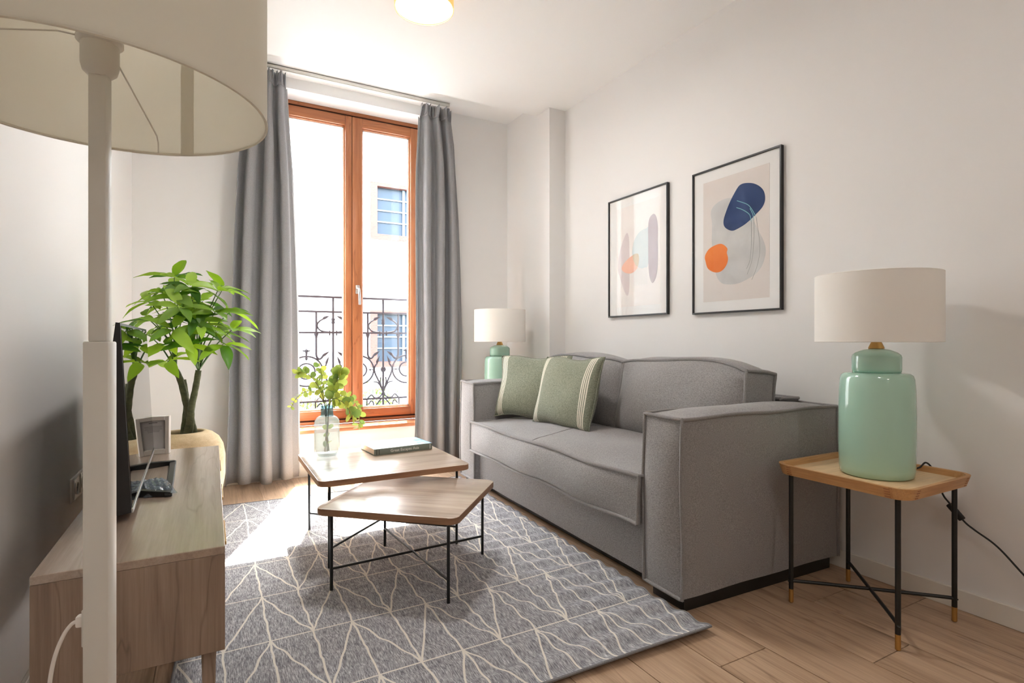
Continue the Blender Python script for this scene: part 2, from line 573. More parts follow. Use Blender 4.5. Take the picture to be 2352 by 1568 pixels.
def facade_mat():
    m = mat('lime_render', C(238, 232, 220), 0.9, spec=0.1)
    v = coords(m)
    n = N(m, 'ShaderNodeTexNoise', Scale=3.0, Detail=6.0, Roughness=0.7); L(m, v, n.inputs['Vector'])
    r = ramp(m, [(0.3, C(228, 220, 206)), (0.5, C(240, 234, 224)), (1.0, C(246, 242, 236))]); L(m, n.outputs[0], r.inputs[0])
    L(m, r.outputs[0], bsdf(m).inputs['Base Color'])
    return m
M['facade'] = facade_mat()
def brick_mat():
    m = mat('pink_brick', C(214, 150, 130), 0.85)
    v = coords(m, 'Object', (1, 1, 1), rot=(R(90), 0, 0))
    b = N(m, 'ShaderNodeTexBrick', Scale=9.0); L(m, v, b.inputs['Vector'])
    b.inputs['Color1'].default_value = C(100, 60, 50)
    b.inputs['Color2'].default_value = C(108, 66, 55)
    b.inputs['Mortar'].default_value = C(120, 84, 74)
    L(m, b.outputs[0], bsdf(m).inputs['Base Color'])
    return m
M['brick'] = brick_mat()
M['far_glass'] = mat('far_pane', C(52, 62, 72), 0.3, spec=0.15)
M['far_white'] = mat('far_white_bar', C(96, 106, 114), 0.6)
M['stone'] = mat('balcony_stone', C(200, 192, 180), 0.85)
M['asphalt'] = mat('street_paving', C(178, 172, 164), 0.9)
M['shrub'] = leaf_mat('shrub_leaf', C(120, 150, 86), C(170, 190, 120), 0.3)
M['terracotta'] = mat('planter_clay', C(178, 120, 92), 0.8)

# ------------------------------------------------------------------ room shell
XL, XR, YB, YW, YO = -0.455, 2.453, -2.6, 4.276, 4.65
ZC, ZR, YS = 2.824, 2.93, 3.777
def struct(o, label, cat):
    return tag(o, label, cat, kind='structure')

floor = box('floor', (XL - .2, YB - .2, -.2), (XR + .2, YO, -.004), M['grout'])
struct(floor, 'warm brown wood-look plank floor with pale grout lines', 'floor')
PW, PLEN, GAP = 0.217, 1.2, 0.0035
joint0 = {0: 1.085, 1: 1.278, 2: 0.944}
mesh_cache = {}
def plank_mesh(w, l):
    k = (round(w, 4), round(l, 4))
    if k not in mesh_cache:
        bm = bmesh.new()
        add_box(bm, (-w / 2, -l / 2, -.007), (w / 2, l / 2, 0))
        me = bpy.data.meshes.new('plank')
        bm.to_mesh(me); bm.free()
        me.materials.append(M['plank'])
        mesh_cache[k] = me
    return mesh_cache[k]
for k in range(14):
    x1 = XR - k * PW
    x0 = max(x1 - PW, XL)
    if x1 - x0 < 0.02: continue
    j = joint0.get(k, (0.37 * k * k + 0.61 * k) % PLEN)
    y = j - PLEN * 8
    while y < YW:
        a, b = max(y, YB), min(y + PLEN, YW)
        if b - a > 0.03:
            o = bpy.data.objects.new('plank', plank_mesh(x1 - x0 - GAP, b - a - GAP))
            link(o, floor)
            o.location = ((x0 + x1) / 2, (a + b) / 2, 0)
        y += PLEN

o = box('wall_left', (XL - .2, YB - .2, -.2), (XL, YO, 3.2), M['wall'])
struct(o, 'plain off-white wall behind the television cabinet', 'wall')
o = box('wall_right', (XR, YB - .2, -.2), (XR + .2, YO, 3.2), M['wall'])
struct(o, 'plain off-white wall carrying the two framed prints', 'wall')
o = box('wall_back', (XL, YB - .2, -.2), (XR, YB, 3.2), M['wall'])
struct(o, 'plain off-white end wall of the room behind the viewer', 'wall')
WX0, WX1, WZ0, WZ1 = 0.40, 1.575, 0.335, 2.852
bm = bmesh.new()
add_box(bm, (XL, YW, -.2), (WX0, YO, 3.2))
add_box(bm, (WX1, YW, -.2), (XR, YO, 3.2))
add_box(bm, (WX0, YW, -.2), (WX1, YO, WZ0))
add_box(bm, (WX0, YW, WZ1), (WX1, YO, 3.2))
o = bobj('wall_window', bm, M['wall'], smooth=False)
struct(o, 'off-white end wall with the tall wooden window', 'wall')
o = box('wall_pier', (2.304, 3.582, 0), (XR, YW, 3.2), M['wall'])
struct(o, 'shallow pilaster in the corner behind the far lamp', 'wall')
bm = bmesh.new()
add_box(bm, (XL, YB, ZC), (XR, YS, 3.2))
add_box(bm, (XL, YS, ZR), (XR, YW, 3.2))
o = bobj('ceiling', bm, M['ceil'], smooth=False)
struct(o, 'smooth white ceiling with a shallow curtain recess', 'ceiling')

BH = 0.076
def baseboard(name, lo, hi, label):
    struct(box(name, lo, hi, M['base'], bevel=0.002, seg=1), label, 'baseboard')
baseboard('baseboard_right', (XR - .014, YB, 0), (XR, 3.582, BH), 'low off-white skirting along the picture wall')
baseboard('baseboard_left', (XL, YB, 0), (XL + .014, YW, BH), 'low off-white skirting behind the television cabinet')
baseboard('baseboard_window', (XL + .014, YW - .014, 0), (2.29, YW, BH), 'low off-white skirting beneath the window')
baseboard('baseboard_pier', (2.29, 3.568, 0), (2.304, YW, BH), 'low off-white skirting along the corner pilaster')

# ------------------------------------------------------------------ window
win = thing('window_1', 'tall two-leaf wooden window stained orange brown', 'window', (0, 0, 0), kind='structure')
FY0, FY1 = 4.476, 4.55
box('frame_head', (WX0, FY0 - .002, 2.822), (WX1, FY1, WZ1), M['pine_h'], win, .003)
box('frame_jamb', (WX0, FY0, WZ0), (WX0 + .028, FY1, 2.822), M['pine'], win, .003)
box('frame_jamb', (WX1 - .028, FY0, WZ0), (WX1, FY1, 2.822), M['pine'], win, .003)
box('frame_sill', (WX0 + .028, FY0, WZ0 + .012), (WX1 - .028, FY1, .372), M['pine_h'], win, .003)
box('gap_shade_strip', (WX0 + .028, FY0 + .004, .372), (WX1 - .028, FY0 + .024, .388), M['gap'], win)  # dark strips stand in for the shade in gaps around the sashes
box('gap_shade_strip', (WX0 + .028, FY0 + .004, 2.806), (WX1 - .028, FY0 + .024, 2.822), M['gap'], win)
box('gap_shade_strip', (.978, FY0 - .008, .39), (.996, FY0 + .03, 2.806), M['gap'], win)
box('gap_shade_strip', (WX1 - .034, FY0 + .004, .388), (WX1 - .028, FY0 + .024, 2.806), M['gap'], win)
box('window_board', (WX0 - .02, 4.25, .318), (WX1 + .02, FY0 + .01, .345), M['pine_h'], win, .006)
def sash(x0, x1, gx0, gx1):
    z0, z1, g0, g1 = .386, 2.808, .462, 2.725
    bm = bmesh.new()
    y0, y1 = FY0 - .014, FY0 + .045
    for lo, hi in (((gx0 - .012, y0 + .018, g0 - .012), (gx0, y1, g1 + .012)), ((gx1, y0 + .018, g0 - .012), (gx1 + .012, y1, g1 + .012)),
                   ((gx0, y0 + .018, g0 - .012), (gx1, y1, g0)), ((gx0, y0 + .018, g1), (gx1, y1, g1 + .012))):
        add_box(bm, lo, hi, .003, 1)
    s = bobj('sash', bm, M['pine'], win)
    box('stile', (x0, y0, z0), (gx0 - .008, y1, z1), M['pine'], s, .004)
    box('stile', (gx1 + .008, y0, z0), (x1, y1, z1), M['pine'], s, .004)
    box('rail', (gx0 - .008, y0 + .001, z0), (gx1 + .008, y1, g0 - .008), M['pine_h'], s, .004)
    box('rail', (gx0 - .008, y0 + .001, g1 + .008), (gx1 + .008, y1, z1), M['pine_h'], s, .004)
    bm = bmesh.new()
    for lo, hi in (((gx0, y0 + .036, g0), (gx0 + .006, y1, g1)), ((gx1 - .006, y0 + .036, g0), (gx1, y1, g1)),
                   ((gx0, y0 + .036, g0), (gx1, y1, g0 + .008)), ((gx0, y0 + .036, g1 - .008), (gx1, y1, g1))):
        add_box(bm, lo, hi)
    bobj('glazing_spacer', bm, M['white_bead'], s)
    box('glass_pane', (gx0, y0 + .042, g0), (gx1, y0 + .046, g1), M['glass'], s)
    return s
s1 = sash(WX0 + .03, .9845, .515, .926)
s2 = sash(.9885, WX1 - .032, 1.076, 1.467)
V1 = lathe('handle', [(.016, 0), (.016, .008), (.009, .01), (.009, .04)], M['steel'], None, 16)
hy = FY0 - .014
V1.data.transform(Matrix.Translation((1.03, hy, 1.42)) @ Matrix.Rotation(R(90), 4, 'X'))
V1.parent = s2
tag(V1, 'satin steel lever handle')
bm = bmesh.new()
add_box(bm, (1.014, hy - .006, 1.385), (1.046, hy, 1.455), .005, 3)
bobj('handle_plate', bm, M['steel'], s2)
tube('handle_lever', spline([(1.03, hy - .04, 1.425), (1.032, hy - .046, 1.40), (1.036, hy - .046, 1.35), (1.037, hy - .046, 1.295)], 4), .0095, M['steel'], s2, 10)
for z in (2.60, .62):
    h = tube('hinge', [(1.549, hy - .012, z - .045), (1.549, hy - .012, z + .045)], .008, M['steel'], s2, 10)
    h2 = tube('hinge', [(.427, hy - .012, z - .045), (.427, hy - .012, z + .045)], .008, M['steel'], s1, 10)

# ------------------------------------------------------------------ outside
fac = thing('apartment_facade', 'sunlit cream rendered building across the street', 'building', (0, 9.0, 0))
bm = bmesh.new()
add_box(bm, (-7, .12, -4), (10, 5, 7.2))
wins = [(2.29, 3.35, .634, 1.49), (2.29, 3.35, 2.752, 3.61), (-2.6, -1.5, .634, 1.49), (-2.6, -1.5, 2.752, 3.61), (2.29, 3.35, 4.87, 5.73)]
xs = sorted({-7, 10, *[w for a in wins for w in a[:2]]})
zs = sorted({-4, 7.2, *[w for a in wins for w in a[2:]]})
for i in range(len(xs) - 1):
    for j in range(len(zs) - 1):
        if any(abs(xs[i] - a[0]) < 1e-6 and abs(zs[j] - a[2]) < 1e-6 for a in wins): continue
        add_box(bm, (xs[i], 0, zs[j]), (xs[i + 1], .13, zs[j + 1]))
bobj('wall', bm, M['facade'], fac, smooth=False)
for (a, b, c, d) in wins:
    w = box('far_window', (a + .11, .09, c + .03), (b, .1, d - .03), M['far_glass'], fac)
    bm = bmesh.new()
    add_box(bm, (a - .005, -.015, c - .03), (a + .11, .1, d + .03))
    add_box(bm, (a - .005, -.03, c - .06), (b + .05, .1, c + .03))
    add_box(bm, (a + .11, -.015, d - .03), (b + .05, .1, d + .03))
    bobj('surround', bm, M['brick'], w, smooth=False)
    box('mullion', (a + .56, .06, c + .03), (a + .6, .095, d - .03), M['far_white'], w)
    for f in (.28, .52, .76):
        z = c + .03 + (d - c - .06) * f
        box('glazing_bar', (a + .11, .068, z - .012), (b, .094, z + .012), M['far_white'], w)
street = box('street_ground', (-9, YO, -4.3), (12, 16, -4.0), M['asphalt'])
tag(street, 'pale paved street far below the balcony', 'street', kind='structure')
slab = box('balcony_slab', (-.1, YO, .13), (2.1, 5.34, .25), M['stone'], bevel=.01)
tag(slab, 'narrow stone balcony slab outside the window', 'balcony', kind='structure')

rail = thing('balcony_railing', 'ornate wrought iron balcony railing with scrolls and leaves', 'railing', (0, 4.95, 0))
for z, r in ((1.388, .0125), (1.259, .0115), (1.077, .0115), (.48, .011), (.34, .011)):
    box('rail_bar', (-.05, -r, z - r * .7), (2.05, r, z + r * .7), M['iron'], rail)
def unit_shared():
    d = {}
    def mk(key, V, F):
        me = bpy.data.meshes.new(key)
        bm = bmesh.new()
        vv = [bm.verts.new(v) for v in V]
        for f in F:
            try: bm.faces.new([vv[i] for i in f])
            except ValueError: pass
        bmesh.ops.recalc_face_normals(bm, faces=bm.faces[:])
        for f in bm.faces: f.smooth = True
        sharpen(bm, 50)
        bm.to_mesh(me); bm.free()
        me.materials.append(M['iron'])
        d.setdefault(key, []).append(me)
    def leafshape(tip, root, w):
        tip, root = Vector(tip), Vector(root)
        ax = (tip - root); n = Vector((-ax.z, 0, ax.x)).normalized() * w
        V = []
        for yy in (-.004, .004):
            for t, k in ((0, .25), (.25, 1), (.55, .75), (1, 0.03)):
                p = root + ax * t
                V.append(p + n * k * .55 + Vector((0, yy, 0))); V.append(p - n * k + Vector((0, yy, 0)))
        F = []
        for i in range(3):
            F += [(2 * i, 2 * i + 1, 2 * i + 3, 2 * i + 2), (8 + 2 * i, 8 + 2 * i + 2, 8 + 2 * i + 3, 8 + 2 * i + 1),
                  (2 * i, 2 * i + 2, 8 + 2 * i + 2, 8 + 2 * i), (2 * i + 1, 8 + 2 * i + 1, 8 + 2 * i + 3, 2 * i + 3)]
        F += [(0, 8, 9, 1), (6, 7, 15, 14)]
        return V, F
    p3 = lambda pts, s: [(x * s, 0, z) for x, z in pts]
    mk('upright', *tube_data([(0, 0, .25), (0, 0, 1.388)], .0095, 8))
    mk('collar', *tube_data([(0, 0, 1.155), (0, 0, 1.165), (0, 0, 1.18), (0, 0, 1.195), (0, 0, 1.205)], [.012, .018, .013, .018, .012], 10))
    V, F = [], []
    for k in range(20):
        a = 2 * PI * k / 20; r = .027 if k % 2 else .021
        V += [(r * math.cos(a), -.012, .744 + r * math.sin(a)), (r * math.cos(a), .012, .744 + r * math.sin(a))]
    F = [(2 * k, 2 * k + 1, (2 * k + 3) % 40, (2 * k + 2) % 40) for k in range(20)] + [tuple(range(0, 40, 2)), tuple(range(39, 0, -2))]
    mk('rosette', V, F)
    for s in (-1, 1):
        mk('side_bar', *tube_data(spline(p3([(.141, 1.259), (.141, 1.1), (.141, .92), (.139, .875), (.125, .852), (.106, .850), (.09, .868), (.08, .885)], s), 4), 0.0097, 6))
        mk('side_collar', *tube_data(p3([(.141, 1.07), (.141, 1.06), (.141, 1.045), (.141, 1.03)], s), [.02, .019, .013, .009], 8))
        mk('leaf_scroll', *leafshape((.030 * s, 0, .914), (.088 * s, 0, .868), .016 * s))
        mk('scroll', *tube_data(spline(p3([(.085, 1.195), (.11, 1.18), (.13, 1.155), (.133, 1.13), (.115, 1.103), (.09, 1.09), (.05, 1.084), (.01, 1.082)], s), 4), 0.0072, 6))
        mk('leaf_scroll', *leafshape((.026 * s, 0, 1.226), (.09 * s, 0, 1.192), .017 * s))
        mk('lyre', *tube_data(spline(p3([(.055, .80), (.075, .775), (.081, .744), (.072, .705), (.056, .67), (.03, .615), (.01, .568), (.004, .54)], s), 4), 0.0078, 6))
        mk('leaf_scroll', *leafshape((.034 * s, 0, .872), (.06 * s, 0, .795), .014 * s))
        mk('frond', *tube_data(spline(p3([(.005, .555), (.02, .60), (.028, .64), (.022, .675)], s), 4), 0.0059, 6))
        mk('frond', *tube_data(spline(p3([(.005, .545), (.03, .60), (.055, .628), (.088, .634)], s), 4), 0.0059, 6))
        mk('foot_scroll', *tube_data(spline(p3([(.005, .535), (.02, .505), (.05, .488), (.08, .490), (.105, .515), (.12, .508), (.145, .482)], s), 4), 0.0065, 6))
        mk('foot_scroll', *tube_data(spline(p3([(.02, .475), (.05, .44), (.075, .40), (.085, .36), (.10, .345)], s), 4), 0.0065, 6))
        mk('foot_scroll', *tube_data(spline(p3([(.135, .43), (.11, .46), (.09, .44), (.095, .40), (.12, .37), (.145, .36)], s), 4), 0.0065, 6))
        mk('foot_post', *tube_data(p3([(.148, .25), (.148, .48)], s), .006, 6))
        mk('stud', *tube_data([(.03 * s, 0, 1.05), (.03 * s, 0, 1.06), (.03 * s, 0, 1.072), (.03 * s, 0, 1.085), (.03 * s, 0, 1.1)], [.002, .009, .004, .009, .002], 8))
    ring = [(.222 + .135 * math.cos(a), 0, .744 + .128 * math.sin(a)) for a in [2 * PI * k / 36 for k in range(36)]]
    mk('ring', *tube_data(ring, .008, 6, True))
    ring = [(.222 + .07 * math.cos(a), 0, .744 + .066 * math.sin(a)) for a in [2 * PI * k / 28 for k in range(28)]]
    mk('ring', *tube_data(ring, .0075, 6, True))
    mk('cross_finial', *join([tube_data([(.222, 0, .835), (.222, 0, .85), (.222, 0, .87), (.222, 0, .9), (.222, 0, .925), (.222, 0, .94)], [.002, .014, .007, .01, .016, .003], 8),
                              tube_data([(.19, 0, .92), (.2, 0, .92), (.21, 0, .915), (.234, 0, .915), (.244, 0, .92), (.254, 0, .92)], [.003, .008, .004, .004, .008, .003], 8)]))
    mk('tie', *tube_data([(.29, 0, .744), (.315, 0, .744), (.325, 0, .744), (.335, 0, .744), (.365, 0, .744)], [.004, .004, .011, .004, .004], 6))
    mk('tie', *tube_data([(.154, 0, .744), (.129, 0, .744), (.119, 0, .744), (.109, 0, .744), (.079, 0, .744)], [.004, .004, .011, .004, .004], 6))
    return d
ud = unit_shared()
for x0 in (.043, .487, .931, 1.375, 1.819):
    for key, mes in ud.items():
        for me in mes:
            o = bpy.data.objects.new(key, me)
            link(o, rail)
            o.location = (x0, 0, 0)

def leafy(n, cx, cy, cz, rx, ry, rz, size):
    V, F = [], []
    for _ in range(n):
        while True:
            p = Vector((random.uniform(-1, 1), random.uniform(-1, 1), random.uniform(-1, 1)))
            if p.length < 1: break
        c = Vector((cx + p.x * rx, cy + p.y * ry, cz + p.z * rz))
        q = Matrix.Rotation(random.uniform(0, 6.3), 3, 'Z') @ Matrix.Rotation(random.uniform(-1.2, 1.2), 3, 'X')
        k = len(V); s = size * random.uniform(.7, 1.3)
        for d in ((0, 0, 0), (.28, .5, .05), (0, 1, 0), (-.28, .5, .05)):
            V.append(c + q @ (Vector(d) * s))
        F.append((k, k + 1, k + 2, k + 3))
    return V, F
for i, (x, lab) in enumerate(((1.38, 'pale leafy shrub in a clay trough behind the right window leaf'), (.72, 'pale leafy shrub in a clay trough behind the left window leaf'))):
    pl = thing('balcony_shrub', lab, 'plant', (x, 5.17, .25), group='shrubs on the balcony edge')
    bm = bmesh.new(); add_box(bm, (-.2, -.07, 0), (.2, .07, .1), .01)
    bobj('trough', bm, M['terracotta'], pl)
    for k in range(6):
        tube('stem', [(-.16 + .06 * k, 0, .08), (-.17 + .065 * k, random.uniform(-.03, .03), .2), (-.2 + .08 * k, random.uniform(-.05, .05), .3)], .004, M['stem'], pl, 5)
    V, F = leafy(230, 0, 0, .2, .23, .1, .13, .045)
    V2, F2 = leafy(50, 0, 0, .33, .12, .08, .1, .04)
    o = mobj('foliage', *join([(V, F), (V2, F2)]), M['shrub'], pl, smooth=False, recalc=False)
    o['kind'] = 'stuff'

# ------------------------------------------------------------------ curtains
def lerp(a, b, t): return a + (b - a) * t
def interp(tab, z):
    for (z0, v0), (z1, v1) in zip(tab, tab[1:]):
        if z <= z1: return lerp(v0, v1, max(0, min(1, (z - z0) / (z1 - z0))))
    return tab[-1][1]
CY = 4.13
def curtain(label, left, right, nf, ph, edge, z0, ztop):
    c = thing('curtain', label, 'curtain', ((interp(left, 0) + interp(right, 0)) / 2, CY, 0), group='grey curtains at the window')
    ox = c.location.x
    NT, NS = 120, 44
    zh = ztop - .085
    def pt(t, z, off=0.0):
        w = interp(left, z), interp(right, z)
        a = 2 * PI * (nf * t + ph)
        k = min(1.0, max(0.0, (ztop - z) / .5))
        amp = lerp(.020, .048, k) * (1 + .25 * math.sin(3.1 * t * nf + 1.7))
        sway = .012 * math.sin(2.2 * z + 5 * t)
        x = lerp(w[0], w[1], t) + .018 * k * math.sin(2 * a) * .6 + sway * k * .6
        y = -amp * math.cos(a) - .4 * amp * math.cos(2 * a + .8) * .4 + off
        return (x - ox, y, z)
    V = [pt(i / NT, lerp(z0 + .006 * math.sin(9 * i / NT), zh, j / NS)) for j in range(NS + 1) for i in range(NT + 1)]
    F = [(j * (NT + 1) + i, j * (NT + 1) + i + 1, (j + 1) * (NT + 1) + i + 1, (j + 1) * (NT + 1) + i) for j in range(NS) for i in range(NT)]
    o = mobj('drape', V, F, M['curtain'], c, ang=80)
    md = o.modifiers.new('thickness', 'SOLIDIFY'); md.thickness = .003
    # pinch pleat heading
    NH = 10
    def hp(t, s):
        z = lerp(zh, ztop, s)
        x, y, _ = pt(t, zh)
        xt, yt, _ = pt(t, ztop)
        b = 2 * PI * nf * 2.4 * t
        pinch = .03 * (max(0, math.cos(b)) ** 3) * math.sin(min(1, s * 1.4) * PI / 2) * (1 + .5 * math.sin(2 * b * 3))
        flare = .012 * s * s
        return (lerp(x, xt, s), lerp(y, yt, s) - pinch - flare, z + .006 * s * math.sin(b * 1.5))
    NT2 = 200
    V = [hp(i / NT2, j / NH) for j in range(NH + 1) for i in range(NT2 + 1)]
    F = [(j * (NT2 + 1) + i, j * (NT2 + 1) + i + 1, (j + 1) * (NT2 + 1) + i + 1, (j + 1) * (NT2 + 1) + i) for j in range(NH) for i in range(NT2)]
    o = mobj('pleat_heading', V, F, M['curtain'], c, ang=80)
    md = o.modifiers.new('thickness', 'SOLIDIFY'); md.thickness = .004
    # lining shows along the leading edge
    sgn = 1 if edge == 'R' else -1
    V, F = [], []
    for j in range(31):
        z = lerp(z0 + .02, zh, j / 30)
        x, y, _ = pt(1.0 if sgn > 0 else 0.0, z)
        for k, (dx, dy) in enumerate(((-.05, .055), (-.015, .04), (.004, .022), (.011, .006))):
            V.append((x + dx * sgn, max(y, -.02) + dy, z))
    F = [(j * 4 + k, j * 4 + k + 1, j * 4 + k + 5, j * 4 + k + 4) for j in range(30) for k in range(3)]
    o = mobj('lining', V, F, M['lining'], c, ang=80)
    md = o.modifiers.new('thickness', 'SOLIDIFY'); md.thickness = .0015
    for k in range(6):
        x, y, _ = pt((k + .5) / 6, ztop)
        tube('hook', [(x, .012, ztop - .03), (x, .012, ztop + .02)], .003, M['white_metal'], c, 6)
    return c
curtain('heavy grey pleated curtain hanging left of the window, beside the potted tree',
        [(0, .065), (.9, .085), (2.2, .15), (2.6, .19), (2.87, .235)], [(0, .548), (1.25, .52), (2.2, .495), (2.87, .452)], 3.4, .15, 'R', .03, 2.875)
curtain('heavy grey pleated curtain hanging right of the window, behind the sofa arm',
        [(0, 1.425), (1.28, 1.44), (2.6, 1.447), (2.87, 1.447)], [(0, 1.79), (.95, 1.80), (2.0, 1.775), (2.6, 1.74), (2.87, 1.70)], 3.3, .35, 'L', .03, 2.875)
trk = thing('curtain_track', 'slim white ceiling track carrying both curtains', 'curtain track', (1.0, CY, ZR))
bm = bmesh.new()
add_box(bm, (-.72, -.012, -.024), (.68, -.009, -.002)); add_box(bm, (-.72, .009, -.024), (.68, .012, -.002)); add_box(bm, (-.72, -.012, -.006), (.68, .012, 0))
bobj('channel', bm, M['white_metal'], trk)
for s in (-.725, .685):
    box('end_cap', (s - .006, -.014, -.026), (s + .006, .014, 0), M['white_metal'], trk, .002)

# ------------------------------------------------------------------ ceiling lamps
def ceiling_emit():
    m = bpy.data.materials.new('lit_diffuser'); m.use_nodes = True
    nt = m.node_tree; nt.nodes.remove(nt.nodes['Principled BSDF'])
    e = nt.nodes.new('ShaderNodeEmission'); e.inputs[0].default_value = (1.0, .88, .68, 1); e.inputs[1].default_value = 1.15
    nt.links.new(e.outputs[0], nt.nodes['Material Output'].inputs['Surface'])
    return m
M['diffuser'] = ceiling_emit()
M['drum'] = mat('drum_veneer', C(238, 190, 130), 0.6)
bsdf(M['drum']).inputs['Emission Color'].default_value = (1.0, .42, .10, 1)
bsdf(M['drum']).inputs['Emission Strength'].default_value = 0.35
def ceiling_lamp(x, y, label, energy):
    h = ZC - 2.65
    t = thing('ceiling_lamp', label, 'ceiling lamp', (x, y, ZC), group='drum ceiling lamps')
    lathe('drum_shade', [(.146, -h), (.146, -.004), (.142, -.004), (.142, -h)], M['drum'], t, 48, closed=True)
    lathe('diffuser', [(0, -h + .012), (.1415, -h + .012), (.1415, -h + .006), (0, -h + .006)], M['diffuser'], t, 48)
    lathe('ceiling_plate', [(0, -.006), (.06, -.006), (.06, 0), (0, 0)], M['white_metal'], t, 32)
    ld = bpy.data.lights.new('ceiling_lamp_light', 'AREA')
    ld.shape = 'DISK'; ld.size = .27; ld.energy = energy; ld.color = (1.0, .96, .91)
    lo = bpy.data.objects.new('ceiling_lamp_light', ld)
    link(lo, t); lo.location = (0, 0, -h + .002)
    return t
ceiling_lamp(.923, 2.581, 'lit drum ceiling lamp with amber rim above the coffee tables', LAMP_ENERGY)
ceiling_lamp(.95, .15, 'unseen drum lamp added as fill light over the near end of the room', LAMP_ENERGY * 0.2)  # added out of view to brighten the near part of the room
ceiling_lamp(.95, -1.55, 'unseen drum lamp added as fill light by the end wall of the room', LAMP_ENERGY * 0.5)  # second added fill lamp, behind the camera

# ------------------------------------------------------------------ rug
NRc, FRc, FLc, NLc = Vector((1.492, 1.307, 0)), Vector((1.585, 3.69, 0)), Vector((-.02, 3.715, 0)), Vector((-.125, 1.372, 0))
rug = thing('area_rug', 'grey woven rug with pale triangle lattice lines and ripples', 'rug', (.73, 2.5, 0))
def rug_pt(u, v):
    p = (NLc.lerp(NRc, u)).lerp(FLc.lerp(FRc, u), v)
    k = .25 + .75 * u
    near = max(0.0, 1 - v * 1.1)
    amp = .0012 + .0048 * max(0, u * 1.15 - .15) * (.4 + .6 * near) + .0012 * near
    z = .003 + amp * (1 + math.sin(v * 140 + 2.2 * math.sin(u * 4 + v * 6) + u * 3))
    e = min(u, 1 - u, 1) * 12; e2 = min(v, 1 - v) * 16
    edge = 1 - min(1, e2) if v < .5 else 0
    z += .004 * edge * u
    x = p.x + .006 * math.sin(v * 31 + 1) * (1 if u > .98 else 0)
    return Vector((x - .73, p.y - 2.5, z)), (p.x, p.y)
NU, NV = 60, 420
TH = .006
V, UVs = [], []
for top in (1, 0):
    for j in range(NV + 1):
        for i in range(NU + 1):
            p, uv = rug_pt(i / NU, j / NV)
            V.append((p.x, p.y, p.z + (TH if top else 0))); UVs.append(uv)
W = NU + 1; OFF = W * (NV + 1)
F = []
for j in range(NV):
    for i in range(NU):
        a = j * W + i
        F.append((a, a + 1, a + W + 1, a + W)); F.append((OFF + a, OFF + a + W, OFF + a + W + 1, OFF + a + 1))
for i in range(NU):
    F.append((i, OFF + i, OFF + i + 1, i + 1)); a = NV * W + i; F.append((a, a + 1, OFF + a + 1, OFF + a))
for j in range(NV):
    a = j * W; F.append((a, a + W, OFF + a + W, OFF + a)); a = j * W + NU; F.append((a, OFF + a, OFF + a + W, a + W))
mobj('pile', V, F, M['rug'], rug, uvs=UVs, ang=60)
loop = [rug_pt(i / 60, 0)[0] for i in range(61)] + [rug_pt(1, j / 200)[0] for j in range(1, 201)] + [rug_pt(1 - i / 60, 1)[0] for i in range(1, 61)] + [rug_pt(0, 1 - j / 200)[0] for j in range(1, 200)]
tube('bound_edge', [p + Vector((0, 0, .0045)) for p in loop], .0048, M['rug_edge'], rug, 6, True)

# ------------------------------------------------------------------ sofa
class Soft:
    def __init__(s, lo, hi, bulge, warp=.004, mat4=None, seed=0, pinch=0.0):
        s.lo, s.hi, s.b, s.w, s.m, s.sd, s.pinch = Vector(lo), Vector(hi), bulge, warp, mat4, seed, pinch
    def p(s, a, b, c):
        mid = (s.lo + s.hi) / 2; h = (s.hi - s.lo) / 2
        fa, fb, fc = 1 - a * a, 1 - b * b, 1 - c * c
        bx, by, bz = s.b
        v = Vector((mid.x + h.x * a + bx * a * fb ** .7 * fc ** .7,
                    mid.y + h.y * b + by * b * fa ** .7 * fc ** .7,
                    mid.z + h.z * c + bz * c * fa ** .7 * fb ** .7))
        if s.pinch:
            v.z -= s.pinch * (b ** 4) * max(0, c)
        q = v * 6.0
        v += Vector((math.sin(q.y * 1.9 + q.z * 1.3 + s.sd), math.sin(q.x * 1.7 + q.z * 2.1 + 2 + s.sd), math.sin(q.y * 1.5 + q.x * 2.3 + 4 + s.sd))) * s.w
        return s.m @ v if s.m else v
    def mesh(s, name, m, parent, n=(10, 10, 10)):
        idx, V, F = {}, [], []
        def g(i, j, k):
            if (i, j, k) not in idx:
                idx[(i, j, k)] = len(V)
                V.append(s.p(-1 + 2 * i / n[0], -1 + 2 * j / n[1], -1 + 2 * k / n[2]))
            return idx[(i, j, k)]
        for k in (0, n[2]):
            for i in range(n[0]):
                for j in range(n[1]): F.append((g(i, j, k), g(i + 1, j, k), g(i + 1, j + 1, k), g(i, j + 1, k)))
        for j in (0, n[1]):
            for i in range(n[0]):
                for k in range(n[2]): F.append((g(i, j, k), g(i + 1, j, k), g(i + 1, j, k + 1), g(i, j, k + 1)))
        for i in (0, n[0]):
            for j in range(n[1]):
                for k in range(n[2]): F.append((g(i, j, k), g(i, j + 1, k), g(i, j + 1, k + 1), g(i, j, k + 1)))
        return mobj(name, V, F, m, parent, ang=50)
    def pipe(s, name, m, parent, paths, r=.0075, n=14):
        parts = []
        for path, closed in paths:
            pts = []
            K = len(path)
            for i in range(K if closed else K - 1):
                a, b = Vector(path[i]), Vector(path[(i + 1) % K])
                for k in range(n): pts.append(s.p(*(a.lerp(b, k / n))))
            if not closed: pts.append(s.p(*path[-1]))
            c = s.p(0, 0, 0)
            pts = [q + (q - c).normalized() * r * .35 for q in pts]
            parts.append(tube_data(pts, r, 7, closed))
        return mobj(name, *join(parts), m, parent, ang=60)

sofa = thing('sofa', 'grey two-seat sofa with raised piped seams on a black plinth', 'sofa', (1.5, 1.44, 0), R(-1.6))
LEN, DEP, AW = 2.15, .925, .205
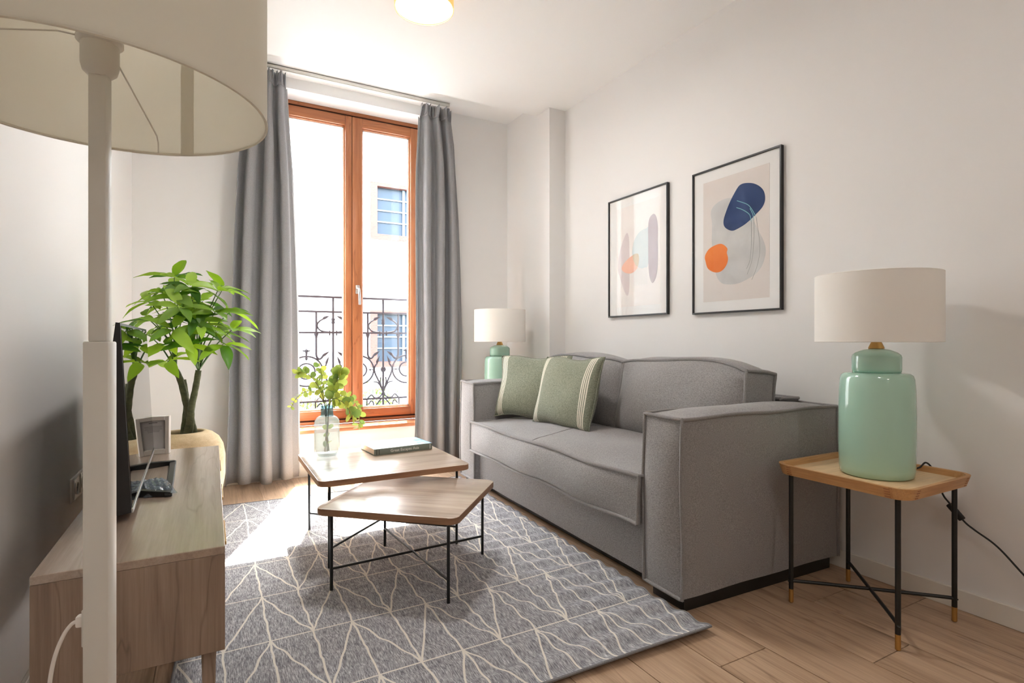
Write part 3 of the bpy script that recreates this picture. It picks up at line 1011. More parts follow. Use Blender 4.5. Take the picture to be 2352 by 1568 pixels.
# local x to the wall, local y along the wall
box('plinth', (.03, .02, 0.0), (DEP - .03, .19, .062), M['plinth'], sofa, .003)
box('plinth', (.03, LEN - .19, 0.0), (DEP - .03, LEN - .02, .062), M['plinth'], sofa, .003)
box('plinth', (.07, .19, 0.012), (DEP - .03, LEN - .19, .06), M['plinth'], sofa, .003)
for y0, y1, sd in ((0, AW, 0), (LEN - AW - .03, LEN, 3)):
    b = Soft((0, y0, .06), (DEP - .01, y1, .715), (.024, .016, .024), .0026, seed=sd)
    a = b.mesh('armrest', M['sofa'], sofa, (12, 6, 10))
    b.pipe('piping', M['piping'], a, [([(-1, -1, -1), (-1, 1, -1), (-1, 1, 1), (-1, -1, 1)], True), ([(-1, -1, 1), (1, -1, 1), (1, -1, -1)], False), ([(-1, 1, 1), (1, 1, 1)], False), ([(1, -1, 1), (1, 1, 1)], False)])
b = Soft((.045, AW, .045), (DEP - .05, LEN - AW - .03, .285), (.004, 0, 0), .001)
b.mesh('base', M['sofa'], sofa, (4, 12, 4))
b = Soft((.78, AW - .02, .2), (DEP - .01, LEN - AW - .01, .735), (.01, 0, .012), .002, seed=5)
a = b.mesh('back_frame', M['sofa'], sofa, (4, 16, 8))
b.pipe('piping', M['piping'], a, [([(-1, -1, 1), (-1, 1, 1), (1, 1, 1), (1, -1, 1)], True)])
b = Soft((-.03, AW + .004, .272), (.80, LEN - AW - .034, .462), (.030, .002, .048), .005, seed=2)
seat = b.mesh('seat_cushion', M['sofa'], sofa, (16, 30, 6))
b.pipe('piping', M['piping'], seat, [([(-1, -1, 1), (-1, 1, 1), (1, 1, 1), (1, -1, 1)], True), ([(-1, -1, -1), (-1, 1, -1)], False), ([(-1, -1, -1), (-1, -1, 1)], False), ([(-1, 1, -1), (-1, 1, 1)], False)], .0085, 24)
mid = [b.p(-1 + 2 * k / 20, .02 + .03 * math.sin(k / 5), 1) for k in range(21)]
tube('centre_seam', [q + Vector((0, 0, -.001)) for q in mid], .004, M['piping'], seat, 7)
yl = (AW + .0, (LEN) / 2 - .02, LEN - AW - .03)
for i in range(2):
    c0 = Vector((.62, (yl[i] + yl[i + 1]) / 2, .475))
    W2 = (yl[i + 1] - yl[i]) / 2 + (.012 if i == 0 else .0)
    m4 = Matrix.Translation(c0) @ Matrix.Rotation(R(10), 4, 'Y')
    b = Soft((-.11, -W2, 0), (.09, W2, .415), (.09, .02, .036), .008, m4, seed=7 + 3 * i, pinch=.03)
    a = b.mesh('back_cushion', M['sofa'], sofa, (8, 16, 12))
    b.pipe('piping', M['piping'], a, [([(-1, -1, -1), (-1, 1, -1), (-1, 1, 1), (-1, -1, 1)], True), ([(1, -1, -1), (1, -1, 1), (1, 1, 1), (1, 1, -1)], False), ([(-1, -1, 1), (1, -1, 1)], False), ([(-1, 1, 1), (1, 1, 1)], False)], .0085, 18)

# throw pillows
def pillow(label, bl, br, lean, h, th, seed):
    bl, br = Vector(bl), Vector(br)
    ax = (br - bl); w = ax.length; ax.normalize()
    nrm = Vector((ax.y, -ax.x, 0)).normalized()
    if nrm.dot(Vector((-1, -.6, 0))) < 0: nrm = -nrm
    up = (Vector((0, 0, 1)) * math.cos(lean) - nrm * math.sin(lean)).normalized()
    nn = ax.cross(up).normalized()
    if nn.dot(nrm) < 0: nn = -nn
    c = (bl + br) / 2 + up * (h / 2)
    root = thing('throw_pillow', label, 'pillow', c, group='green throw pillows on the sofa')
    n = 28
    V, F, UV = [], [], []
    rnd = random.Random(seed)
    ph = [rnd.uniform(0, 6) for _ in range(4)]
    for side in (1, -1):
        for j in range(n + 1):
            for i in range(n + 1):
                u, v = -1 + 2 * i / n, -1 + 2 * j / n
                t = th * max(0, (1 - u ** 2)) ** .42 * max(0, (1 - v ** 2)) ** .42
                t *= 1 + .06 * math.sin(5 * u + ph[0]) * math.cos(4 * v + ph[1])
                x = u * (w / 2) * (1 - .055 * (1 - v * v)) + .006 * math.sin(4 * v + ph[2])
                y = v * (h / 2) * (1 - .07 * (1 - u * u)) + .007 * math.sin(5 * u + ph[3])
                V.append(ax * x + up * y + nn * t * side * .5); UV.append(((u + 1) / 2, (v + 1) / 2))
    W = n + 1; O = W * W
    for j in range(n):
        for i in range(n):
            a = j * W + i
            F.append((a, a + 1, a + W + 1, a + W)); F.append((O + a, O + a + W, O + a + W + 1, O + a + 1))
    o = mobj('cover', V, F, M['green_pillow'], root, uvs=UV, ang=120, recalc=True)
    bm = bmesh.new(); bm.from_mesh(o.data); bmesh.ops.remove_doubles(bm, verts=bm.verts[:], dist=.0004); bmesh.ops.recalc_face_normals(bm, faces=bm.faces[:]); bm.to_mesh(o.data); bm.free()
    per = [V[i] for i in range(n + 1)] + [V[j * W + n] for j in range(1, n + 1)] + [V[n * W + n - i] for i in range(1, n + 1)] + [V[(n - j) * W] for j in range(1, n)]
    tube('seam', per, .003, M['green_pillow'], root, 6, True)
    return root
pillow('green woven pillow standing in front, cream stripes at both ends', (1.79, 2.975, .492), (1.80, 2.40, .492), R(15), .43, .15, 3)
pillow('green woven pillow tucked behind the other, against the far sofa arm', (1.70, 3.335, .495), (1.945, 2.835, .495), R(13), .42, .14, 8)

# ------------------------------------------------------------------ side tables
def side_table(label, loc):
    t = thing('side_table', label, 'side table', loc, 0, 'tray side tables')
    hx, hy = .225, .232
    # tray rim
    P = lambda dx, dy: [(-dx, -dy), (dx, -dy), (dx, dy), (-dx, dy)]
    def ring(o, z): return [(x, y, z) for x, y in round_poly(P(hx + o, hy + o), .055 + o, 7)]
    A, B, Cc, D = ring(-.006, .493), ring(.006, .531), ring(-.008, .531), ring(-.02, .505)
    n = len(A)
    V = A + B + Cc + D
    F = []
    for s_ in range(4):
        e = (s_ + 1) % 4
        for i in range(n):
            j = (i + 1) % n
            F.append((s_ * n + i, s_ * n + j, e * n + j, e * n + i))
    rim = mobj('tray_rim', V, F, M['oak'], t, ang=30)
    rim.data.materials.append(M['oak_lr'])
    for p in rim.data.polygons:
        if abs(p.center.x) > hx - .04 and abs(p.center.y) < hy - .06: p.material_index = 1
    # finger joints at the corners
    for sx in (-1, 1):
        for sy in (-1, 1):
            for ex in (0, 1):
                for k in range(4):
                    z = .4985 + .0085 * k
                    f = (z - .493) / .038
                    off = -.006 + .012 * f + .0004
                    if ex: bx = (sx * (hx - .070), sx * (hx - .052)); by = (sy * (hy + off), sy * (hy + off - .004))
                    else: bx = (sx * (hx + off), sx * (hx + off - .004)); by = (sy * (hy - .070), sy * (hy - .052))
                    box('finger_joint', (min(bx), min(by), z - .002), (max(bx), max(by), z + .002), M['finger'], rim)
    prism('tray_floor', round_poly(P(hx - .018, hy - .018), .04, 7), .499, .511, M['ply'], t)
    lx, ly = .189, .186
    for sx in (-1, 1):
        for sy in (-1, 1):
            l = tube('leg', [(sx * lx, sy * ly, .052), (sx * lx, sy * ly, .5)], .0085, M['black'], t, 12)
            lathe('brass_foot', [(0, 0), (.006, 0), (.0085, .003), (.0085, .052), (0, .052)], M['brass'], l, 14, (sx * lx, sy * ly))
    for s_ in (-1, 1):
        tube('stretcher', spline([(-lx, s_ * -ly, .078), (-lx * .93, s_ * -ly * .93, .083), (0, 0, .084), (lx * .93, s_ * ly * .93, .083), (lx, s_ * ly, .078)], 4), .0065, M['black'], t, 10)
    return t
st1 = side_table('oak tray side table with black legs and brass feet, beside the near sofa arm', (2.137, 1.131, 0))
st2 = copy_tree(st1)
st2.location = (1.975, 3.86, 0)
st2['label'] = 'oak tray side table tucked behind the far sofa arm, carrying a lamp'

def table_lamp(label, loc, cord=None):
    t = thing('table_lamp', label, 'table lamp', loc, 0, 'celadon table lamps')
    body = lathe('jar_body', [(0, .0), (.108, 0), (.1165, .006), (.1195, .03), (.1215, .12), (.1215, .22), (.1195, .31), (.1165, .352), (.112, .366), (.104, .373), (.09, .3755), (.07, .376)], M['ceramic'], t, 56, ang=60)
    lathe('jar_lid', [(.072, .374), (.0775, .379), (.0785, .39), (.0785, .432), (.076, .440), (.066, .449), (.045, .4585), (.02, .463), (0, .464)], M['ceramic'], t, 48, ang=60)
    lathe('brass_neck', [(0, .463), (.026, .463), (.025, .468), (.015, .49), (.012, .50), (.012, .54), (0, .54)], M['brass'], t, 24)
    s = lathe('lamp_shade', [(.2, .488), (.2, .734), (.1992, .734), (.1992, .488)], M['shade'], t, 64, closed=True)
    for z in (.489, .733):
        ring = [(.1985 * math.cos(2 * PI * k / 64), .1985 * math.sin(2 * PI * k / 64), z) for k in range(64)]
        tube('shade_trim', ring, .0022, M['shade'], s, 6, True)
    for k in range(3):
        a = 2 * PI * k / 3 + .4
        tube('shade_arm', [(.012 * math.cos(a), .012 * math.sin(a), .535), (.197 * math.cos(a), .197 * math.sin(a), .72)], .0018, M['brass'], s, 6)
    if cord:
        tube('cord', spline(cord, 8), .0032, M['black_cord'], t, 8)
    return t
lt = (2.147, 1.114, .511)
near_lamp = table_lamp('celadon ceramic jar lamp with white drum shade, on the near side table', lt,
                       [(.105, -.01, .006), (.15, -.03, .006), (.195, -.05, .012), (.224, -.06, .03), (.246, -.075, .0), (.268, -.095, -.085), (.275, -.115, -.118), (.272, -.16, -.17), (.278, -.19, -.195), (.280, -.255, -.235), (.281, -.33, -.312), (.278, -.46, -.44), (.275, -.62, -.505)])
bm = bmesh.new(); add_box(bm, (-.012, -.032, -.009), (.012, .032, .009), .004, 2)
sw = bobj('cord_switch', bm, M['black_cord'], near_lamp)
sw.data.transform(Matrix.Translation((.272, -.135, -.143)) @ Matrix.Rotation(R(48), 4, 'X'))
far_lamp = table_lamp('celadon ceramic jar lamp with white drum shade, behind the far sofa arm', (1.967, 3.773, .511))

# ------------------------------------------------------------------ coffee tables
def coffee_table(label, loc, rz, sx, sy, ztop, th, inset, zs_):
    t = thing('coffee_table', label, 'coffee table', loc, rz, 'nesting coffee tables')
    P = [(-sx, -sy), (sx, -sy), (sx, sy), (-sx, sy)]
    top = prism('tabletop', round_poly(P, .035, 6), ztop - th, ztop, M['tabletop'], t, .003)
    top.data.materials.append(M['tabletop_edge'])
    for p in top.data.polygons:
        if abs(p.normal.z) < .5: p.material_index = 1
    for a in (-1, 1):
        for b in (-1, 1):
            tube('leg', [(a * (sx - inset), b * (sy - inset), .012), (a * (sx - inset), b * (sy - inset), ztop - th)], .0065, M['black'], t, 10)
    for s_ in (-1, 1):
        tube('stretcher', [(-(sx - inset), -s_ * (sy - inset), zs_), (0, 0, zs_), (sx - inset, s_ * (sy - inset), zs_)], .0052, M['black'], t, 8)
    for b in (-1, 1):
        box('top_bar', (-(sx - inset), b * (sy - inset) - .006, ztop - th - .008), (sx - inset, b * (sy - inset) + .006, ztop - th), M['black'], t)
    return t
ct1 = coffee_table('taller rectangular oak coffee table holding the book and vase', (.748, 2.748, 0), R(0), .352, .334, .405, .026, .052, .095)
ct2 = coffee_table('lower square oak coffee table standing askew, half under the taller one', (.757, 2.262, 0), R(-41.2), .292, .288, .348, .026, .048, .098)

# book
bk = thing('book', 'thick coffee table book with blue and white cover', 'book', (.893, 2.957, .405), R(5))
M['cover'] = mat('book_cover', C(232, 238, 242), 0.25)
v = coords(M['cover'], 'Object')
nz = N(M['cover'], 'ShaderNodeTexNoise', Scale=14.0, Detail=6.0, Roughness=.65); L(M['cover'], v, nz.inputs['Vector'])
sx_ = N(M['cover'], 'ShaderNodeSeparateXYZ'); L(M['cover'], v, sx_.inputs[0])
ff = math_n(M['cover'], 'ADD', math_n(M['cover'], 'MULTIPLY', sx_.outputs[0], 2.2), nz.outputs[0])
for k_ in ('tabletop', 'veneer'):
    bsdf(M[k_]).inputs['Coat Weight'].default_value = 1.0
    bsdf(M[k_]).inputs['Coat IOR'].default_value = 2.1
    bsdf(M[k_]).inputs['Coat Roughness'].default_value = 0.22
rr = ramp(M['cover'], [(0.5, C(240, 242, 244)), (0.7, C(222, 232, 240)), (0.86, C(160, 198, 224)), (1.0, C(104, 160, 202))])
L(M['cover'], ff, rr.inputs[0]); L(M['cover'], rr.outputs[0], bsdf(M['cover']).inputs['Base Color'])
M['spine'] = mat('book_spine', C(112, 124, 118), 0.35)
M['pages'] = mat('book_pages', C(222, 205, 190), 0.8)
M['ink'] = mat('spine_lettering', C(226, 230, 226), 0.5)
BW, BD, BT = .165, .112, .034
box('page_block', (-BW + .004, -BD + .004, .003), (BW - .004, BD - .005, BT - .003), M['pages'], bk)
box('front_cover', (-BW, -BD, BT - .003), (BW, BD, BT), M['cover'], bk, .001, 1)
box('back_cover', (-BW, -BD, 0), (BW, BD, .003), M['spine'], bk, .001, 1)
sp = box('spine', (-BW, -BD - .003, 0), (BW, -BD + .003, BT), M['spine'], bk, .002, 2)
text_obj('spine_title', 'Great Escapes Asia', .021, M['ink'], sp, Matrix.Translation((.005, -BD - .0032, BT * .5)) @ Matrix.Rotation(R(90), 4, 'X'))
for x in (-.152, -.138, .152):
    box('spine_rule', (x - .0012, -BD - .0034, .004), (x + .0012, -BD - .0028, BT - .004), M['ink'] if x > 0 else M['iron'], sp)

# vase and eucalyptus
VX, VY, VZ = .528, 2.972, .405
vase = thing('glass_vase', 'clear glass bottle vase with smoky blue neck on the taller coffee table', 'vase', (VX, VY, VZ))
lathe('vase_body', [(0, .0), (.045, 0), (.056, .006), (.0625, .02), (.0635, .05), (.0635, .165), (.061, .182), (.052, .196), (.042, .203), (.034, .206),
                    (.031, .204), (.04, .2), (.05, .192), (.058, .18), (.0605, .165), (.0605, .05), (.058, .02), (.05, .01), (0, .008)], M['vase'], vase, 40, ang=70)
lathe('vase_neck', [(.034, .206), (.0315, .215), (.0315, .255), (.034, .262), (.031, .262), (.0285, .255), (.0285, .215), (.031, .206)], M['vase_neck'], vase, 32, ang=70, closed=True)

def disc_leaf(w, l):
    V = [(0, 0, 0)]; n = 10
    V = []
    for k in range(n):
        a = 2 * PI * k / n
        V.append((w * math.sin(a), l * (1 - math.cos(a)) / 2, .06 * l * (math.sin(a) ** 2)))
    return V, [tuple(range(n))]
def leaf_mesh(name, V, F, m):
    me = bpy.data.meshes.new(name); me.from_pydata([tuple(v) for v in V], [], F); me.materials.append(m)
    for p in me.polygons: p.use_smooth = True
    return me
euc_me = [leaf_mesh('leaf', *disc_leaf(.5 * k, 1.0), M['euc']) for k in (.92, .75, .55)]
def euc_branch(label, pts, nleaf, s0, s1, start=.3, shape=0, seed=0):
    rnd = random.Random(seed)
    b = thing('eucalyptus_branch', label, 'branch', (VX, VY, VZ + .02), group='eucalyptus branches in the vase')
    P = spline(pts, 8)
    tube('stem', P, [.0026 - .0016 * i / (len(P) - 1) for i in range(len(P))], M['euc_stem'], b, 6)
    for k in range(nleaf):
        t = start + (1 - start) * (k // 2 + .5) / (nleaf / 2)
        i = min(int(t * (len(P) - 1)), len(P) - 2)
        p = P[i].lerp(P[i + 1], t * (len(P) - 1) - i)
        d = (P[i + 1] - P[i]).normalized()
        side = d.orthogonal().normalized()
        side = Matrix.Rotation((k % 2) * PI + (k // 2) * 1.35 + rnd.uniform(-.5, .5), 3, d) @ side
        ydir = (side + d * rnd.uniform(.1, .6) + Vector((0, 0, rnd.uniform(-.1, .25)))).normalized()
        zdir = (d.cross(side) + Vector((rnd.uniform(-.5, .5), rnd.uniform(-.9, -.1), rnd.uniform(-.3, .7)))).normalized()
        xdir = ydir.cross(zdir).normalized(); zdir = xdir.cross(ydir)
        s = lerp(s0, s1, t) * rnd.uniform(.8, 1.2)
        o = bpy.data.objects.new('leaf', euc_me[shape if rnd.random() < .8 else 1])
        link(o, b)
        m3 = Matrix((xdir, ydir, zdir)).transposed().to_4x4()
        o.matrix_local = Matrix.Translation(p) @ m3 @ Matrix.Scale(s, 4)
    return b
neck = [(0, 0, .02), (.0, .0, .14), (0, 0, .24)]
euc_branch('eucalyptus branch arching left with lime leaves toward the curtain', [(.01, 0, 0), (-.005, 0, .14), (-.012, 0, .25), (-.04, -.02, .33), (-.09, -.03, .40), (-.13, -.02, .42), (-.15, -.02, .41)], 26, .042, .030, .45, 0, 1)
euc_branch('eucalyptus branch hanging left with small yellow tip leaves', [(.012, .01, 0), (.0, .01, .14), (-.014, .0, .25), (-.06, -.02, .31), (-.11, -.03, .32), (-.15, -.02, .29), (-.18, -.02, .24)], 22, .040, .018, .45, 1, 2)
euc_branch('upright eucalyptus branch with dense round leaves at the right of the vase', [(-.012, 0, 0), (.0, .0, .14), (.014, .0, .25), (.04, .01, .33), (.065, .02, .39), (.075, .02, .42)], 30, .056, .044, .45, 0, 3)
euc_branch('eucalyptus branch drooping right with pale narrow tip leaves', [(-.01, -.01, 0), (.0, -.01, .14), (.015, -.01, .25), (.05, -.03, .29), (.10, -.04, .28), (.14, -.04, .24), (.16, -.04, .18), (.15, -.04, .11)], 30, .044, .034, .42, 2, 4)
euc_branch('short eucalyptus branch leaning out over the vase rim', [(0, 0, 0), (.005, -.005, .14), (.008, -.012, .25), (.02, -.05, .28), (.06, -.07, .265), (.095, -.08, .22), (.115, -.08, .18)], 24, .050, .044, .40, 0, 5)
euc_branch('thin eucalyptus branch rising in the middle of the bunch', [(.006, .012, 0), (0, .008, .14), (-.004, .008, .25), (-.02, .02, .33), (-.02, .03, .40), (-.035, .03, .45)], 24, .042, .030, .45, 0, 6)
# submerged leaves inside the vase
sub = euc_branch('eucalyptus cutting with grey leaves submerged inside the vase', [(.0, -.01, .0), (-.004, -.012, .06), (.002, -.01, .11), (.0, 0, .16)], 7, .034, .03, .1, 0, 9)

# ------------------------------------------------------------------ TV cabinet
CX0, CX1, CY0, CY1, CZ0, CZ1 = -.34, .028, 1.508, 2.98, .246, .5
cab = thing('tv_cabinet', 'low wooden television cabinet on tapered legs', 'cabinet', ((CX0 + CX1) / 2, (CY0 + CY1) / 2, 0))
cw, cl = (CX1 - CX0) / 2, (CY1 - CY0) / 2
box('top_panel', (-cw, -cl, CZ1 - .02), (cw, cl, CZ1), M['veneer'], cab, .0015, 1)
box('side_panel', (-cw, -cl, CZ0), (cw, -cl + .02, CZ1 - .02), M['veneer_v'], cab, .001, 1)
box('side_panel', (-cw, cl - .02, CZ0), (cw, cl, CZ1 - .02), M['veneer_v'], cab, .001, 1)
box('bottom_panel', (-cw, -cl + .02, CZ0), (cw - .02, cl - .02, CZ0 + .02), M['veneer'], cab)
box('back_panel', (-cw, -cl + .02, CZ0 + .02), (-cw + .008, cl - .02, CZ1 - .02), M['veneer'], cab)
for k in range(3):
    y0 = -cl + .021 + k * (2 * cl - .042) / 3; y1 = y0 + (2 * cl - .042) / 3 - .003
    d = box('door', (cw - .019, y0, CZ0 + .003), (cw - .001, y1, CZ1 - .022), M['veneer'], cab, .001, 1)
    ym = (y0 + y1) / 2
    box('door_handle', (cw - .001, ym - .1, CZ1 - .05), (cw + .006, ym + .1, CZ1 - .04), M['brass'], d, .0015, 1)
for sx in (-1, 1):
    for sy in (-1, 1):
        x, y = sx * (cw - .035), sy * (cl - .05)
        V = [(x + a * w, y + b * w, z) for z, w in ((.012 if sx > 0 and sy < 9 else 0.0, .011), (CZ0, .0165)) for a, b in ((-1, -1), (1, -1), (1, 1), (-1, 1))]
        mobj('leg', V, [(0, 1, 2, 3), (4, 7, 6, 5), (0, 4, 5, 1), (1, 5, 6, 2), (2, 6, 7, 3), (3, 7, 4, 0)], M['veneer_v'], cab)

# television
tv = thing('television', 'black flat television leaning slightly back on the wooden cabinet', 'television', (-.211, 2.352, CZ1), R(1.6))
HL = .503
prof = [(0, .022), (-.027, .552), (-.037, .553), (-.043, .50), (-.052, .42), (-.070, .37), (-.078, .32), (-.082, .09), (-.076, .04), (-.06, .024), (-.03, .017)]
def extr(prof, y0, y1, shrink=None):
    n = len(prof)
    V = [(x, y0, z) for x, z in prof] + [(x, y1, z) for x, z in prof]
    F = [tuple(range(n)), tuple(range(2 * n - 1, n - 1, -1))] + [(i, (i + 1) % n, n + (i + 1) % n, n + i) for i in range(n)]
    return V, F
mobj('casing', *extr(prof, -HL, HL), M['tv_body'], tv, ang=25)
sv = [(.0012, -HL + .008, .034), (.0012, HL - .008, .034), (-.0252, HL - .008, .544), (-.0252, -HL + .008, .544)]
mobj('screen', sv + [(x - .004, y, z) for x, y, z in sv], [(0, 1, 2, 3), (4, 7, 6, 5), (0, 4, 5, 1), (1, 5, 6, 2), (2, 6, 7, 3), (3, 7, 4, 0)], M['tv_screen'], tv, smooth=False)
box('bezel', (-.002, -HL, .021), (.004, HL, .033), M['steel'], tv, .001, 1)
for z in (.12, .22, .33):
    box('vent_catch', (-.07, -HL - .002, z), (-.05, -HL + .004, z + .016), M['tv_body'], tv, .002)
st = thing_st = None
bm = bmesh.new()
fr = [(.03, -.27), (.088, -.285), (.088, .275), (.03, .27)]
add_box(bm, (.068, -.285, 0), (.09, .275, .012), .002, 1)
for y, s in ((-.285, 1), (.275, -1)):
    V = [(-.09, y + s * .08, 0), (-.09, y + s * .11, 0), (.085, y + s * .026, 0), (.085, y, 0)]
    lo = [bm.verts.new(v) for v in V]; hi = [bm.verts.new((a, b, .03 if a < 0 else .014)) for a, b, c in V]
    bm.faces.new(lo); bm.faces.new(hi[::-1])
    for i in range(4): bm.faces.new((lo[i], lo[(i + 1) % 4], hi[(i + 1) % 4], hi[i]))
add_box(bm, (-.1, -.2, 0), (-.08, .19, .014))
bobj('stand', bm, M['tv_body'], tv)
box('stand_neck', (-.06, -.07, .0), (-.03, .07, .05), M['tv_body'], tv)

# remote in plastic sleeve
rm = thing('remote_packet', 'crumpled clear plastic packet holding a dark remote control', 'packet', (-.165, 2.19, CZ1), R(12))
M['sleeve'] = glass('plastic_sleeve', (.72, .80, .88, 1), 1.6, haze=0.25, haze_col=(.55, .65, .75, 1))
M['remote'] = mat('remote_plastic', C(38, 44, 54), 0.4)
box('remote', (-.03, -.07, .002), (.03, .07, .018), M['remote'], rm, .006, 3)
n = 22; V, F = [], []
for j in range(n + 1):
    for i in range(n + 1):
        u, v = -1 + 2 * i / n, -1 + 2 * j / n
        z = .003 + .024 * (1 - abs(u) ** 4) * (1 - abs(v) ** 6) + (.0035 * math.sin(13 * u + 9 * v) * math.cos(11 * v - 4 * u)) * (1 - u ** 8)
        V.append((u * .046, v * .098, max(.001, z)))
F = [(j * (n + 1) + i, j * (n + 1) + i + 1, (j + 1) * (n + 1) + i + 1, (j + 1) * (n + 1) + i) for j in range(n) for i in range(n)]
mobj('sleeve', V, F, M['sleeve'], rm, ang=20)

# standing card frame
pf = thing('card_frame', 'small white standing frame with a printed card', 'frame', (-.225, 2.905, CZ1), R(-10))
fw, fh, fd = .062, .168, .026
bm = bmesh.new()
add_box(bm, (-fw, -fd, 0), (-fw + .016, fd * .2, fh), .0015, 1); add_box(bm, (fw - .016, -fd, 0), (fw, fd * .2, fh), .0015, 1)
add_box(bm, (-fw + .016, -fd, 0), (fw - .016, fd * .2, .022), .0015, 1); add_box(bm, (-fw + .016, -fd, fh - .018), (fw - .016, fd * .2, fh), .0015, 1)
bobj('moulding', bm, M['white_bead'], pf)
M['card'] = mat('printed_card', C(246, 246, 248), 0.6)
M['grey_ink'] = mat('grey_print', C(140, 140, 146), 0.7)
cd = box('card', (-fw + .016, -.006, .022), (fw - .016, -.003, fh - .018), M['card'], pf)
box('print_line', (-.008, -.0066, .136), (.012, -.006, .139), M['grey_ink'], cd)
for k, (a, b) in enumerate(((-.028, .03), (-.03, .028), (-.026, .03), (-.03, .022), (-.02, .02))):
    box('print_line', (a, -.0066, .121 - .006 * k), (b, -.006, .1222 - .006 * k), M['grey_ink'], cd)
box('card_glass', (-fw + .016, -.0125, .022), (fw - .016, -.0115, fh - .018), M['pic_glass'], pf)

# sockets
so = thing('wall_socket', 'white multi-gang socket plate low on the wall behind the television', 'socket', (XL, 2.74, .452))
M['plate'] = mat('socket_plastic', C(226, 224, 220), 0.25)
box('plate', (0, -.225, -.045), (.008, .225, .045), M['plate'], so, .003)
for k in range(4):
    y = -.168 + k * .112
    p = box('insert', (.008, y - .036, -.036), (.011, y + .036, .036), M['plate'], so, .0015, 1)
    V1 = lathe('socket_well', [(.006, .0), (.021, .0), (.022, .004), (.0235, .004), (.0235, -.001), (.006, -.001)], M['base'], None, 24, closed=True)
    V1.data.transform(Matrix.Translation((.011, y, 0)) @ Matrix.Rotation(R(90), 4, 'Y'))
    V1.parent = p
    for s_ in (-1, 1):
        box('pin_hole', (.0108, y + s_ * .0095 - .0025, -.0025), (.0114, y + s_ * .0095 + .0025, .0025), M['black'], p)

# ------------------------------------------------------------------ potted tree
PX, PY = -.125, 3.3
tree = thing('potted_tree', 'braided-trunk money tree with glossy palmate leaves in a sandy pot', 'potted plant', (PX, PY, 0))
lathe('pot', [(0, 0), (.08, 0), (.1, .01), (.165, .15), (.188, .30), (.188, .40), (.178, .46), (.158, .498), (.13, .522), (.105, .532), (.09, .533), (.085, .528), (.088, .515), (.095, .50), (0, .495)], M['pot'], tree, 56, ang=60)
lathe('soil', [(0, .504), (.06, .503), (.0935, .5)], M['soil'], tree, 32)
def T(*p): return [(x - PX, y - PY, z) for x, y, z in p]
trunks = [(T((-.115, 3.29, .5), (-.10, 3.285, .58), (-.095, 3.28, .65), (-.075, 3.28, .76), (-.062, 3.28, .85)), [.024, .02, .017, .0155, .015]),
          (T((-.085, 3.31, .5), (-.098, 3.315, .58), (-.118, 3.32, .68), (-.142, 3.32, .79), (-.165, 3.32, .852)), [.024, .02, .018, .016, .015]),
          (T((-.13, 3.32, .5), (-.122, 3.33, .60), (-.118, 3.335, .70), (-.13, 3.34, .80)), [.02, .016, .013, .011])]
for p, r in trunks:
    P = spline(p, 6)
    rr_ = [interp([(i / (len(r) - 1), v) for i, v in enumerate(r)], k / (len(P) - 1)) * (1 + .04 * math.sin(k * 2.1)) for k in range(len(P))]
    tube('trunk', P, rr_, M['trunk'], tree, 12)
tops = [Vector(t[0][-1]) for t in trunks]
hubs = [(-.217, 3.2, 1.245), (-.274, 3.3, 1.20), (-.176, 3.40, 1.34), (-.10, 3.25, 1.28), (.025, 3.2, 1.262), (.05, 3.38, 1.285), (-.134, 3.1, 1.165), (-.076, 3.15, 1.10), (.012, 3.2, 1.15), (.085, 3.3, 1.16),
        (-.165, 3.08, 1.06), (-.05, 3.12, 1.075), (.02, 3.3, 1.05), (.05, 3.18, .985), (-.20, 3.2, .98), (-.28, 3.33, 1.03), (-.30, 3.38, 1.13), (-.20, 3.28, .90), (-.046, 3.45, 1.22), (-.13, 3.46, 1.18), (.09, 3.22, 1.06), (-.25, 3.2, 1.10), (-.10, 3.15, .98), (-.02, 3.38, 1.13), (-.15, 3.2, 1.22)]
